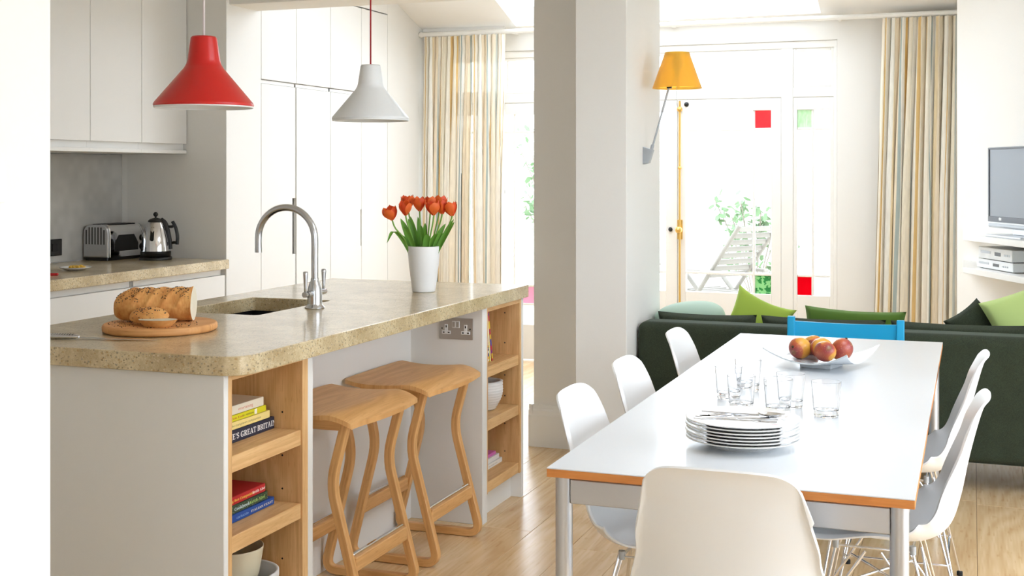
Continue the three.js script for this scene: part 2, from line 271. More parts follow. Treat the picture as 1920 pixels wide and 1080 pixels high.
// ---------- glazed rear wall ----------
function glazed(g, x0, x1, y0, y1, z, edge, xs, ys, paneFor, mw = .018, dep = .045, mat = M.gloss) {
  const [l, r, t, b] = edge, z0 = z - dep / 2, z1 = z + dep / 2;
  mesh('frame', [box(x0, x0 + l, y0, y1, z0, z1, .003), box(x1 - r, x1, y0, y1, z0, z1, .003), box(x0 + l, x1 - r, y1 - t, y1, z0, z1, .003), box(x0 + l, x1 - r, y0, y0 + b, z0, z1, .003)], mat, g);
  const X = [x0 + l, ...xs, x1 - r], Y = [y0 + b, ...ys, y1 - t];
  for (const x of xs) mesh('glazing_bar', box(x - mw / 2, x + mw / 2, Y[0], Y[Y.length - 1], z0 + .008, z1 - .008, .004), mat, g);
  for (const y of ys) mesh('glazing_bar', box(X[0], X[X.length - 1], y - mw / 2, y + mw / 2, z0 + .009, z1 - .009, .004), mat, g);
  for (let i = 0; i + 1 < X.length; i++) for (let j = 0; j + 1 < Y.length; j++) { const stained = paneFor?.(i, j); mesh('pane', stained ? box(X[i], X[i + 1], Y[j], Y[j + 1], z - .002, z + .002, 0) : sheet([[X[i], Y[j], z], [X[i + 1], Y[j], z], [X[i + 1], Y[j + 1], z], [X[i], Y[j + 1], z]]), stained ?? M.pane, g); }
}
{
  const z = -8.79;
  struct('trim_4', [box(-3.8, -.87, 2.268, 2.32, -8.9, -8.76, .004), box(-3.8, -.87, 1.93, 2.0, -8.9, -8.765, .004), box(-1.25, -1.168, 0, 2.275, -8.895, -8.762, .004), box(-2.802, -2.72, 0, 2.275, -8.895, -8.762, .004), box(-.895, -.87, 0, 2.275, -8.905, -8.757, .004), box(-3.8, -3.775, 0, 2.275, -8.905, -8.757, .004)], M.gloss);
  const ys = [.693, 1.712];
  const d2 = structGroup('door_1'); glazed(d2, -1.983, -1.252, .01, 1.928, z, [.058, .07, .085, .548], [-1.443], ys, (i, j) => i === 1 && j === 2 ? M.redGlass : i === 1 && j === 0 ? M.greenGlass : null);
  mesh('bolt_rod', [rod([-1.966, .3, -8.752], [-1.966, 1.92, -8.752], .0075), ball(-1.966, 1.86, -8.75, .02), ball(-1.966, 1.44, -8.752, .014)], M.brass, d2, 'brass espagnolette bolt');
  mesh('handle', [box(-1.985, -1.947, .93, 1.07, -8.768, -8.758, .003), at(lathe([[0, -.02], [.018, -.016], [.026, 0], [.02, .016], [0, .024]], 20), -1.966, 1.0, -8.715, 0, 1.57), rod([-1.966, 1, -8.76], [-1.966, 1, -8.72], .009)], M.brass, d2, 'brass oval door handle');
  mesh('catch', at(lathe([[0, 0], [.018, 0], [.014, .01], [0, .012]], 16), -1.92, 1.895, -8.767, 0, 1.57), M.black, d2);
  const d1 = structGroup('door_2'); glazed(d1, -2.718, -1.987, .01, 1.928, z, [.07, .085, .085, .548], [-2.53], ys, (i, j) => i === 0 && j === 2 ? M.redGlass : i === 0 && j === 0 ? M.greenGlass : null);
  mesh('knob', at(lathe([[0, 0], [.014, 0], [.016, .01], [.01, .018], [0, .02]], 16), -2.035, 1.0, -8.767, 0, 1.57), M.black, d1);
  const w1 = structGroup('window_1'); glazed(w1, -1.168, -.895, .01, 1.928, z, [.026, .026, .085, .548], [-1.037], ys, (i, j) => i === 0 && j === 2 ? M.paleGreenGlass : i === 0 && j === 0 ? M.redGlass : null);
  const w2 = structGroup('window_2'); glazed(w2, -3.775, -2.802, .01, 1.928, z, [.05, .05, .085, .26], [-3.5, -3.235, -3.06], [.42, .56, 1.712], (i, j) => i === 2 && j === 1 ? M.pinkGlass : null);
  const w3 = structGroup('window_3'); glazed(w3, -2.72, -1.25, 2.0, 2.268, z, [.03, .03, .02, .02], [-1.985], []);
  const w4 = structGroup('window_4'); glazed(w4, -1.168, -.895, 2.0, 2.268, z, [.02, .02, .02, .02], [], []);
  const w5 = structGroup('window_5'); glazed(w5, -3.775, -2.802, 2.0, 2.268, z, [.03, .03, .02, .02], [-3.29], []);
}
{ const g = structGroup('window_8'); glazed(g, FW.x0, FW.x1, FW.y0, FW.y1, 1.8, [.06, .06, .06, .06], [-.6, .3], [], null, .05, .06); }
{ // side glazing of the dining room, outside the picture
  const g = structGroup('window_7'); const bar = (ya, yb, za, zb) => box(1.76, 1.83, ya, yb, za, zb, .004), fr = [bar(RW.y0, RW.y0 + .06, RW.z0, RW.z1), bar(RW.y1 - .06, RW.y1, RW.z0, RW.z1)];
  const n = 4; for (let k = 0; k <= n; k++) { const zc = RW.z0 + .03 + (RW.z1 - RW.z0 - .06) * k / n; fr.push(bar(RW.y0, RW.y1, zc - .03, zc + .03)); }
  mesh('frame', fr, M.gloss, g);
  for (let k = 0; k < n; k++) { const s = (RW.z1 - RW.z0 - .06) / n, zc = RW.z0 + .03 + s * k; mesh('pane', sheet([[1.795, RW.y0 + .06, zc + .03], [1.795, RW.y0 + .06, zc + s - .03], [1.795, RW.y1 - .06, zc + s - .03], [1.795, RW.y1 - .06, zc + .03]]), M.pane, g); }
}
// ---------- garden ----------
struct('ground', box(-30, 30, -.3, -.13, -40, 12, 0), M.paving);
{
  const g = thing('garden_fence', 'pale horizontal board fence at the end of the garden', 'fence', [0, 0, -17]);
  for (let k = 0; k < 15; k++) mesh('board', box(-9, 5, k * .14 - .1, k * .14 + .03, -.012, .012, .004), M.fence, g);
  for (let x = -9; x <= 5; x += 2) mesh('post', box(x - .05, x + .05, -.13, 2.1, -.1, -.012, .004), M.fence, g);
}
{ // slatted garden chair
  const g = thing('garden_chair', 'grey slatted folding garden chair seen through the glazed door', 'chair', [-2.1, -.05, -11.2], -.6);
  for (const s of [-1, 1]) {
    mesh('back_leg', rod([-.42, .0, s * .24], [.42, 1.0, s * .24], .02, 8), M.teak, g); mesh('front_leg', rod([.3, 0, s * .21], [-.3, .55, s * .21], .02, 8), M.teak, g); mesh('armrest', box(-.4, .25, .56, .59, s * .27 - .03, s * .27 + .03, .006), M.teak, g);
  }
  for (let k = 0; k < 7; k++) mesh('seat_slat', box(-.32 + k * .075, -.27 + k * .075, .38 - k * .006, .4 - k * .006, -.22, .22, .004), M.teak, g);
  for (let k = 0; k < 8; k++) { const y = .52 + k * .06; mesh('back_slat', box(.02 + (y - .52) * .84, .04 + (y - .52) * .84, y, y + .045, -.22, .22, .004), M.teak, g); }
}
{
  const g = thing('garden_table', 'pale slatted garden table beyond the glazed door', 'table', [-3.3, -.13, -11.5], .3);
  for (let k = 0; k < 8; k++) mesh('slat', box(-.5, .5, .68, .7, -.4 + k * .1, -.31 + k * .1, .004), M.teak, g);
  for (const [x, z] of [[-.45, -.35], [.45, -.35], [-.45, .35], [.45, .35]]) mesh('leg', box(x - .025, x + .025, 0, .68, z - .025, z + .025, .004), M.teak, g);
}
function shrub(pos, h, rad, seed, label) {
  const g = thing('shrub', label, 'shrub', pos, 0), r = rng(seed), tw = [], lv = [];
  for (let k = 0; k < 16; k++) {
    const a = r() * 6.28, q = rad * (.3 + .7 * r()), top = [Math.cos(a) * q, h * (.45 + .55 * r()), Math.sin(a) * q], mid = [top[0] * .35, top[1] * .5, top[2] * .35];
    tw.push(tube([[0, 0, 0], mid, top], .006, 8, 5));
    for (let i = 0; i < 34; i++) { const t = .35 + r() * .7, px = mid[0] + (top[0] - mid[0]) * t + (r() - .5) * .16, py = mid[1] + (top[1] - mid[1]) * t + (r() - .5) * .16, pz = mid[2] + (top[2] - mid[2]) * t + (r() - .5) * .16, l = .03 + r() * .03; const q2 = new THREE.CircleGeometry(l, 5); q2.scale(.5, 1, 1); lv.push(at(geo(q2), px, py, pz, r() * 6, r() * 3, r() * 3)); }
  }
  mesh('branches', tw, M.twig, g); const f = mesh('foliage', lv, M.shrub, g); f.userData.kind = 'stuff';
}
shrub([-2.15, -.13, -13.2], 1.35, .55, 31, 'small leafy shrub behind the garden chair');
shrub([-4.3, -.13, -13.5], 2.2, .6, 32, 'tall leafy shrub beyond the rear window by the striped curtain');
// ---------- kitchen: wall run ----------
const wallGroup = 'white wall cupboards', Z4 = [-4.345, -4.76, -5.17, -5.587, -5.995];
for (let k = 0; k < 4; k++) {
  const za = Z4[k + 1], zb = Z4[k], g = thing('wall_cupboard', ['white handleless wall cupboard furthest from the tall units', 'white handleless wall cupboard, third from the grey end panel', 'middle white handleless wall cupboard above the toaster', 'white handleless wall cupboard against the end panel of the tall units'][k], 'cupboard', [-4.2, 1.515, (za + zb) / 2], 0, wallGroup), h = (zb - za) / 2;
  mesh('body', box(-.418, -.024, .02, .98, -h + .0005, h - .0005, 0), M.cab, g);
  mesh('door', box(-.021, 0, .055, .98, -h + .0015, h - .0015, .0015), M.cab, g);
  mesh('bottom_shelf', box(-.418, -.001, 0, .02, -h, h, .001), M.cab, g);
}
struct('trim_5', box(XL, -4.2, 2.5, CEIL, -5.995, -4.345, .001), M.cab);
single('splashback', box(XL + .001, XL + .013, .925, 1.513, -5.998, -3.4, .001), M.splash, 'plain grey plaster splashback under the wall cupboards', 'splashback');
single('kitchen_worktop', box(XL + .001, -3.918, .868, .92, -5.998, -3.4, .004, 2), M.stone, 'brown polished concrete worktop along the kitchen wall', 'worktop');
[[-5.19, -5.996, 'white handleless drawer unit against the tall end panel'], [-4.38, -5.188, 'white handleless drawer unit next to the one by the tall end panel'], [-3.57, -4.378, 'white handleless drawer unit furthest from the tall end panel']].forEach(([zb, za, label]) => {
  const g = thing('base_unit', label, 'cupboard', [-3.945, 0, (za + zb) / 2], 0, 'white base units'), h = (zb - za) / 2;
  mesh('body', box(-.66, -.03, .1, .867, -h + .001, h - .001, 0), M.cab, g);
  for (const [a, b] of [[.61, .832], [.36, .585], [.105, .335]]) mesh('drawer_front', box(-.022, 0, a, b, -h + .0018, h - .0018, .0015), M.cab, g);
  mesh('grip_strip', box(-.03, -.018, .834, .866, -h + .018, h - .012, 0), M.cab, g);
  mesh('plinth', box(-.1, -.08, 0, .1, -h, h, 0), M.cab, g);
});
[[-6.367, -6.772], [-6.774, -7.21], [-7.212, -7.649], [-7.651, -8.056]].forEach(([zb, za], k) => {
  const g = thing('tall_cupboard', ['white tall cupboard next to the end panel, before the wide dark slot', 'white tall cupboard just past the wide dark slot, without a grip of its own', 'white tall cupboard behind the white pendant, with the short grip slot', 'white tall cupboard nearest the striped curtain'][k], 'cupboard', [TALLX, 0, (za + zb) / 2], 0, 'white tall cupboards'), h = (zb - za) / 2;
  mesh('body', [box(-.66, -.06, .1, 2.545, -h + .001, h - .001, 0), box(-.06, -.0225, .1, 2.545, -.05, .05, 0)], M.cab, g);
  mesh('upper_door', box(-.022, 0, 1.962, 2.538, -h + .0015, h - .0015, .0015), M.cab, g);
  const l = -h + (k === 0 ? .018 : .0015), r = h - (k === 1 ? .0015 : .0015);
  // lower doors with a grip notch cut into the meeting edge
  if (k === 0 || k === 2) { const w = k === 0 ? .034 : .013, ya = .905, yb = k === 0 ? 1.25 : 1.155, e = -h + (k === 0 ? .012 : .0015); mesh('lower_door', prism([[e, .105], [h - .0015, .105], [h - .0015, 1.935], [e, 1.935], [e, yb], [e + w, yb], [e + w, ya], [e, ya]].map(p => [p[0], p[1]]), -.022, 0, 'zy', .001), M.cab, g); }
  else mesh('lower_door', box(-.022, 0, .105, 1.935, -h + .0015, h - .0015, .0015), M.cab, g);
  mesh('rail', box(-.024, -.012, 1.938, 1.958, -h + .01, h - .01, 0), M.cab, g);
});
// ---------- island ----------
function roundRect(x0, x1, z0, z1, rs) {   // radii: x0z0, x1z0, x1z1, x0z1
  const s = new THREE.Shape(), [a, b, c, d] = rs; s.moveTo(x0 + a, z0); s.lineTo(x1 - b, z0); s.quadraticCurveTo(x1, z0, x1, z0 + b); s.lineTo(x1, z1 - c);
  if (c > .02) s.absarc(x1 - c, z1 - c, c, 0, Math.PI / 2, false); else s.quadraticCurveTo(x1, z1, x1 - c, z1);
  s.lineTo(x0 + d, z1); s.quadraticCurveTo(x0, z1, x0, z1 - d); s.lineTo(x0, z0 + a); s.quadraticCurveTo(x0, z0, x0 + a, z0); return s;
}
const IT = .92, IB = .868;
{
  const hole = new THREE.Path(); const hx0 = -2.65, hx1 = -2.3, hz0 = -4.215, hz1 = -3.69, q = .02;
  hole.moveTo(hx0 + q, hz0); hole.lineTo(hx1 - q, hz0); hole.quadraticCurveTo(hx1, hz0, hx1, hz0 + q); hole.lineTo(hx1, hz1 - q); hole.quadraticCurveTo(hx1, hz1, hx1 - q, hz1); hole.lineTo(hx0 + q, hz1); hole.quadraticCurveTo(hx0, hz1, hx0, hz1 - q); hole.lineTo(hx0, hz0 + q); hole.quadraticCurveTo(hx0, hz0, hx0 + q, hz0);
  const g = boxUV(prism(roundRect(-2.78, -1.812, -5.1, -2.825, [.01, .01, .075, .01]), IB, IT, 'xz', .003, [hole], 10), 2);
  single('island_worktop', g, M.stone, 'polished speckled concrete island worktop with a rounded corner and sink cutout', 'worktop');
  const s = thing('sink', 'dark undermounted sink set into the island worktop', 'sink', [-2.475, .66, -3.9525]);
  mesh('basin', [box(-.2, .2, 0, .012, -.29, .29, .002), box(-.2, -.183, .012, .207, -.29, .29, .002), box(.183, .2, .012, .207, -.29, .29, .002), box(-.183, .183, .012, .207, .27, .29, .002), box(-.183, .183, .012, .207, -.29, -.27, .002)], std({ color: '#26272b', roughness: .3, metalness: .3 }), s);
  mesh('drain', at(lathe([[0, .004], [.03, .004], [.042, .002], [.045, 0]], 24), 0, .012, 0), M.chrome, s);
}
{
  const g = thing('island_cabinet', 'white back carcass of the island with the knee recess', 'cabinet', [0, 0, 0]);
  mesh('back_panel', box(-2.17, -2.15, 0, IB, -4.63, -3.322, .001), M.cab, g);
  mesh('carcass', [box(-2.74, -2.72, .1, IB, -5.07, -2.87, .001), box(-2.72, -2.17, 0, .64, -4.9, -3.2, 0), box(-2.72, -2.69, 0, .1, -5.06, -2.9, 0)], M.cab, g);
}
const pegs = (g, pts) => pts.forEach(p => mesh('peg_hole', at(lathe([[0, .0006], [.0028, .0006], [.003, 0]], 10), p[0], p[1], p[2], 0, 1.5708), M.black, g));
{ // open oak shelves at the near end
  const X = -1.875, g = thing('shelf_unit', 'open oak shelf unit with cookbooks at the rounded corner of the island', 'shelf unit', [X, 0, -2.845], 0, 'oak shelf units');
  mesh('end_panel', box(-.865, 0, 0, .866, -.021, 0, .002), M.cab, g);
  mesh('side_panel', box(-.3, -.001, .02, .866, -.04, -.0215, .001, 1), M.oak, g); mesh('side_panel', box(-.3, -.001, .02, .866, -.448, -.416, .001, 1, .4, .2), M.oak, g);
  mesh('outer_panel', box(-.3, 0, 0, .866, -.477, -.4485, .002), M.cab, g);
  mesh('back', box(-.3, -.285, .02, .85, -.416, -.04, 0, 1), M.oak, g); mesh('top', box(-.285, -.001, .848, .866, -.416, -.04, .001, 2), M.oak, g);
  for (const y of [.595, .376, .06]) mesh('shelf', box(-.285, -.006, y, y + .046, -.415, -.041, .0015, 2, y * 3, y), M.oak, g);
  mesh('plinth', box(-.06, -.045, 0, .06, -.416, -.04, 0), M.cab, g);
  pegs(g, [[-.07, .83, -.4155], [-.07, .69, -.4155], [-.07, .56, -.4155], [-.07, .46, -.4155], [-.07, .345, -.4155], [-.07, .25, -.4155]]);
}
{
  const X = -1.835, g = thing('shelf_unit', 'open oak shelf unit with a ribbed pot at the far end of the island', 'shelf unit', [X, 0, -4.611], 0, 'oak shelf units');
  mesh('outer_panel', box(-.335, 0, 0, .866, -.05, 0, .002), M.cab, g);
  mesh('side_panel', box(-.335, -.001, .11, .866, -.061, -.0505, .001, 1), M.oak, g); mesh('side_panel', box(-.335, -.001, .11, .866, -.457, -.437, .001, 1, .3), M.oak, g);
  mesh('end_panel', box(-.335, 0, 0, .866, -.481, -.4575, .002), M.cab, g);
  mesh('back', box(-.335, -.32, .1, .85, -.437, -.061, 0, 1), M.oak, g); mesh('top', box(-.32, -.001, .846, .866, -.437, -.061, .001, 2), M.oak, g);
  for (const y of [.578, .362, .112]) mesh('shelf', box(-.32, -.006, y, y + .043, -.436, -.062, .0015, 2, y * 5, y), M.oak, g);
  mesh('plinth', box(-.066, -.05, 0, .112, -.457, -.05, 0), M.cab, g);
  pegs(g, [[-.07, .8, -.4365], [-.07, .67, -.4365], [-.07, .53, -.4365], [-.07, .44, -.4365], [-.07, .32, -.4365], [-.07, .2, -.4365]]);
}
{ // double socket
  const g = thing('wall_socket', 'brushed steel double plug socket under the island worktop', 'socket', [-1.948, .781, -4.611]);
  mesh('plate', prism(roundRect(-.073, .073, -.043, .043, [.004, .004, .004, .004]), 0, .005, 'xy', .001), M.brushed, g);
  for (const s of [-1, 1]) {
    const face = mesh('plug_face', [box(s * .042 - .019, s * .042 + .019, -.022, -.009, .005, .0075, .001), box(s * .042 - .007, s * .042 + .007, -.009, .017, .005, .0075, .001)], M.white, g);
    for (const [x, y, w, h] of [[-.011, -.0155, .004, .0025], [.011, -.0155, .004, .0025], [0, .008, .0022, .0045]]) mesh('pin_slot', box(s * .042 + x - w, s * .042 + x + w, y - h, y + h, .0074, .0079, 0), M.black, face);
    mesh('switch', box(s * .0085 - .0075, s * .0085 + .0075, .004, .031, .005, .008, .0015), M.white, g); mesh('rocker', box(s * .0085 - .0055, s * .0085 + .0055, .007, .028, .008, .0095, .001), M.brushed, g);
    mesh('screw', at(lathe([[0, .001], [.003, .001], [.0032, 0]], 10), s * .061, 0, .005, 0, 1.57), M.black, g);
  }
}
{ // tap
  const g = thing('kitchen_tap', 'brushed steel swan neck tap with two levers beside the sink', 'tap', [-2.223, IT, -3.951]);
  mesh('body', lathe([[0, 0], [.036, 0], [.036, .004], [.028, .012], [.0265, .018], [.0265, .05], [.025, .07], [.019, .092], [.0145, .1], [.0145, .108]], 36), M.steel, g);
  const pts = [[0, .1, 0], [0, .18, 0], [0, .245, 0]]; for (let k = 1; k <= 12; k++) { const a = Math.PI * k / 12; pts.push([-.117 + .117 * Math.cos(a), .25 + .112 * Math.sin(a), 0]); } pts.push([-.234, .21, 0]);
  mesh('spout', tube(pts, .0125, 72, 18), M.steel, g); mesh('spout_tip', rod([-.234, .212, 0], [-.234, .196, 0], .0132, 18), M.steel, g);
  for (const s of [-1, 1]) {
    const h = mesh('barrel', [rod([0, .055, s * .018], [0, .055, s * .058], .0115, 20), rod([0, .055, s * .06], [0, .055, s * .075], .01, 20)], M.steel, g);
    mesh('lever', [at(lathe([[0, 0], [.0045, 0], [.0055, .02], [.009, .07], [.0085, .078], [0, .08]], 18), 0, .058, s * .066)], M.steel, h);
  }
}
// ---------- stools ----------
function sweep(path, w, d, n = 90) {   // rectangular bar along a path in the xy plane
  const c = curve(path.map(p => [p[0], p[1], 0]), false, .5), P = c.getSpacedPoints(n), ch = .0025, sec = [[-1, -1], [1, -1], [1, 1], [-1, 1]], ring = [];
  for (const [a, b] of sec) { const flip = a * b > 0; const p1 = [a * (w / 2 - ch), b * d / 2], p2 = [a * w / 2, b * (d / 2 - ch)]; ring.push(...(flip ? [p2, p1] : [p1, p2])); }
  const S = ring.length, pos = [], idx = [], uv = []; let L = 0;
  P.forEach((p, i) => { if (i) L += p.distanceTo(P[i - 1]); const t = P[Math.min(n, i + 1)].clone().sub(P[Math.max(0, i - 1)]).normalize(), nx = -t.y, ny = t.x; for (let k = 0; k < S; k++) { pos.push(p.x + nx * ring[k][0], p.y + ny * ring[k][0], ring[k][1]); uv.push(L, ring[k][0] + ring[k][1]); } });
  for (let i = 0; i < n; i++) for (let k = 0; k < S; k++) { const a = i * S + k, b = i * S + (k + 1) % S, e = a + S, f = b + S; idx.push(a, b, e, b, f, e); }
  for (const [o, dir] of [[0, 1], [n * S, -1]]) for (let k = 1; k < S - 1; k++) idx.push(...(dir > 0 ? [o, o + k + 1, o + k] : [o, o + k, o + k + 1]));
  const g = new THREE.BufferGeometry(); g.setAttribute('position', new THREE.Float32BufferAttribute(pos, 3)); g.setAttribute('uv', new THREE.Float32BufferAttribute(uv, 2)); g.setIndex(idx); g.computeVertexNormals();
  return geo(toCreasedNormals(geo(g), .5));
}
function fillet(pts, r, m = 5) { const out = [pts[0]]; for (let i = 1; i < pts.length - 1; i++) { const a = V(...pts[i - 1], 0), b = V(...pts[i], 0), c = V(...pts[i + 1], 0), u = a.clone().sub(b), v = c.clone().sub(b), R = Math.min(r[i] ?? r, u.length() * .48, v.length() * .48); const p = b.clone().add(u.normalize().multiplyScalar(R)), q = b.clone().add(v.normalize().multiplyScalar(R)); for (let k = 0; k <= m; k++) { const t = k / m; out.push([(1 - t) ** 2 * p.x + 2 * t * (1 - t) * b.x + t * t * q.x, (1 - t) ** 2 * p.y + 2 * t * (1 - t) * b.y + t * t * q.y]); } } out.push(pts[pts.length - 1]); return out; }
function dense(pts, step = .02) { const o = []; for (let i = 0; i < pts.length - 1; i++) { const n = Math.max(1, Math.round(Math.hypot(pts[i + 1][0] - pts[i][0], pts[i + 1][1] - pts[i][1]) / step)); for (let k = 0; k < n; k++) o.push([pts[i][0] + (pts[i + 1][0] - pts[i][0]) * k / n, pts[i][1] + (pts[i + 1][1] - pts[i][1]) * k / n]); } o.push(pts[pts.length - 1]); return o; }
{
  const mk = (label, z) => {
    const g = thing('bar_stool', label, 'stool', [-1.97, 0, z], 0, 'oak bar stools at the island');
    const path = dense(fillet([[.127, .62], [.075, .43], [.186, .0165], [-.166, .0165], [-.06, .43], [-.11, .625]], [0, .06, .05, .05, .06, 0], 6), .012);
    const bar = sweep(path, .029, .027, 190);
    for (const s of [-1, 1]) mesh('leg_loop', at(bar.clone(), 0, 0, s * .2), M.stool, g);
    for (const [x, y] of [[.146, .172], [-.125, .182]]) { const f = mesh('footrest', box(x - .014, x + .012, y - .018, y + .028, -.186, .186, .003, 2, x), M.stool, g); mesh('steel_strip', box(x - .013, x + .0, y + .0275, y + .037, -.182, .182, .003), M.chrome, f); }
    mesh('seat_rail', [box(-.12, .115, .6, .636, .188, .214, .003, 0), box(-.12, .115, .6, .636, -.214, -.188, .003, 0), box(.1, .125, .6, .632, -.19, .19, .002, 2)], M.stool, g);
    const f = (u, v, t) => {   // u: back to front, v: along the seat
      const b = v * 2 - 1, bulge = .028 * (1 - b * b), x = -.165 + u * (.335 + bulge), e = Math.max(0, (u - .72) / .28), k = Math.max(0, (.16 - u) / .16);
      const end = Math.pow(Math.abs(b), 8) * .004;
      return [x, .659 - .026 * e * e - .008 * Math.sin(Math.min(1, u / .75) * Math.PI) + .004 * k - end - t, b * (.255 - .012 * Math.pow(2 * u - 1, 4)), b * .25 + .3, x];
    };
    const edge = [];
    const N = 26, ringAt = t => { const r = []; for (let i = 0; i <= N; i++) r.push(f(i / N, 0, t)); for (let i = 1; i <= N; i++) r.push(f(1, i / N, t)); for (let i = N - 1; i >= 0; i--) r.push(f(i / N, 1, t)); for (let i = N - 1; i >= 0; i--) r.push(f(0, i / N, t)); return r; };
    const A = ringAt(0), B = ringAt(.015); edge.push(surf((u, v) => { const k = Math.round(u * (A.length - 1)); return (v < .5 ? A : B)[k]; }, A.length - 1, 1));
    mesh('seat', [surf((u, v) => f(u, v, 0), N, N, true), surf((u, v) => f(u, v, .015), N, N), ...edge], M.stool, g);
  };
  mk('oak bar stool with wavy loop legs beside the cookbook shelves', -3.672);
  mk('oak bar stool with wavy loop legs in front of the plug socket', -4.258);
}
// ---------- pendants ----------
function pendant(label, pos, mat, flex, flexName) {
  const g = thing('pendant_lamp', label, 'lamp', pos, 0);
  mesh('shade', lathe([[.151, 0], [.1555, .004], [.157, .009], [.154, .016], [.062, .126], [.055, .138], [.0515, .15], [.041, .222], [.037, .227], [0, .228]], 56), mat, g);
  mesh('reflector', lathe([[.153, .001], [.1495, .002], [.135, .012], [.055, .118], [.03, .15], [0, .152]], 48), M.white, g);
  mesh('rim', geo(new THREE.TorusGeometry(.1525, .0035, 8, 56).rotateX(Math.PI / 2).translate(0, .002, 0)), M.white, g);
  mesh('bulb', [ball(0, .075, 0, .03, 1.15), rod([0, .1, 0], [0, .15, 0], .014)], M.china, g);
  mesh('flex', rod([0, .228, 0], [0, CEIL - pos[1] - .02, 0], .0036, 8), flex, g);
  mesh('ceiling_rose', at(lathe([[0, .03], [.03, .028], [.05, .012], [.05, 0], [0, 0]].reverse(), 24), 0, CEIL - pos[1] - .03, 0), M.white, g);
}
pendant('glossy red cone pendant lamp on a white flex over the island', [-2.3, 1.616, -3.375], M.red, M.flexWhite);
pendant('white cone pendant lamp on a red flex over the island', [-2.3, 1.62, -4.546], M.white, M.flexRed);
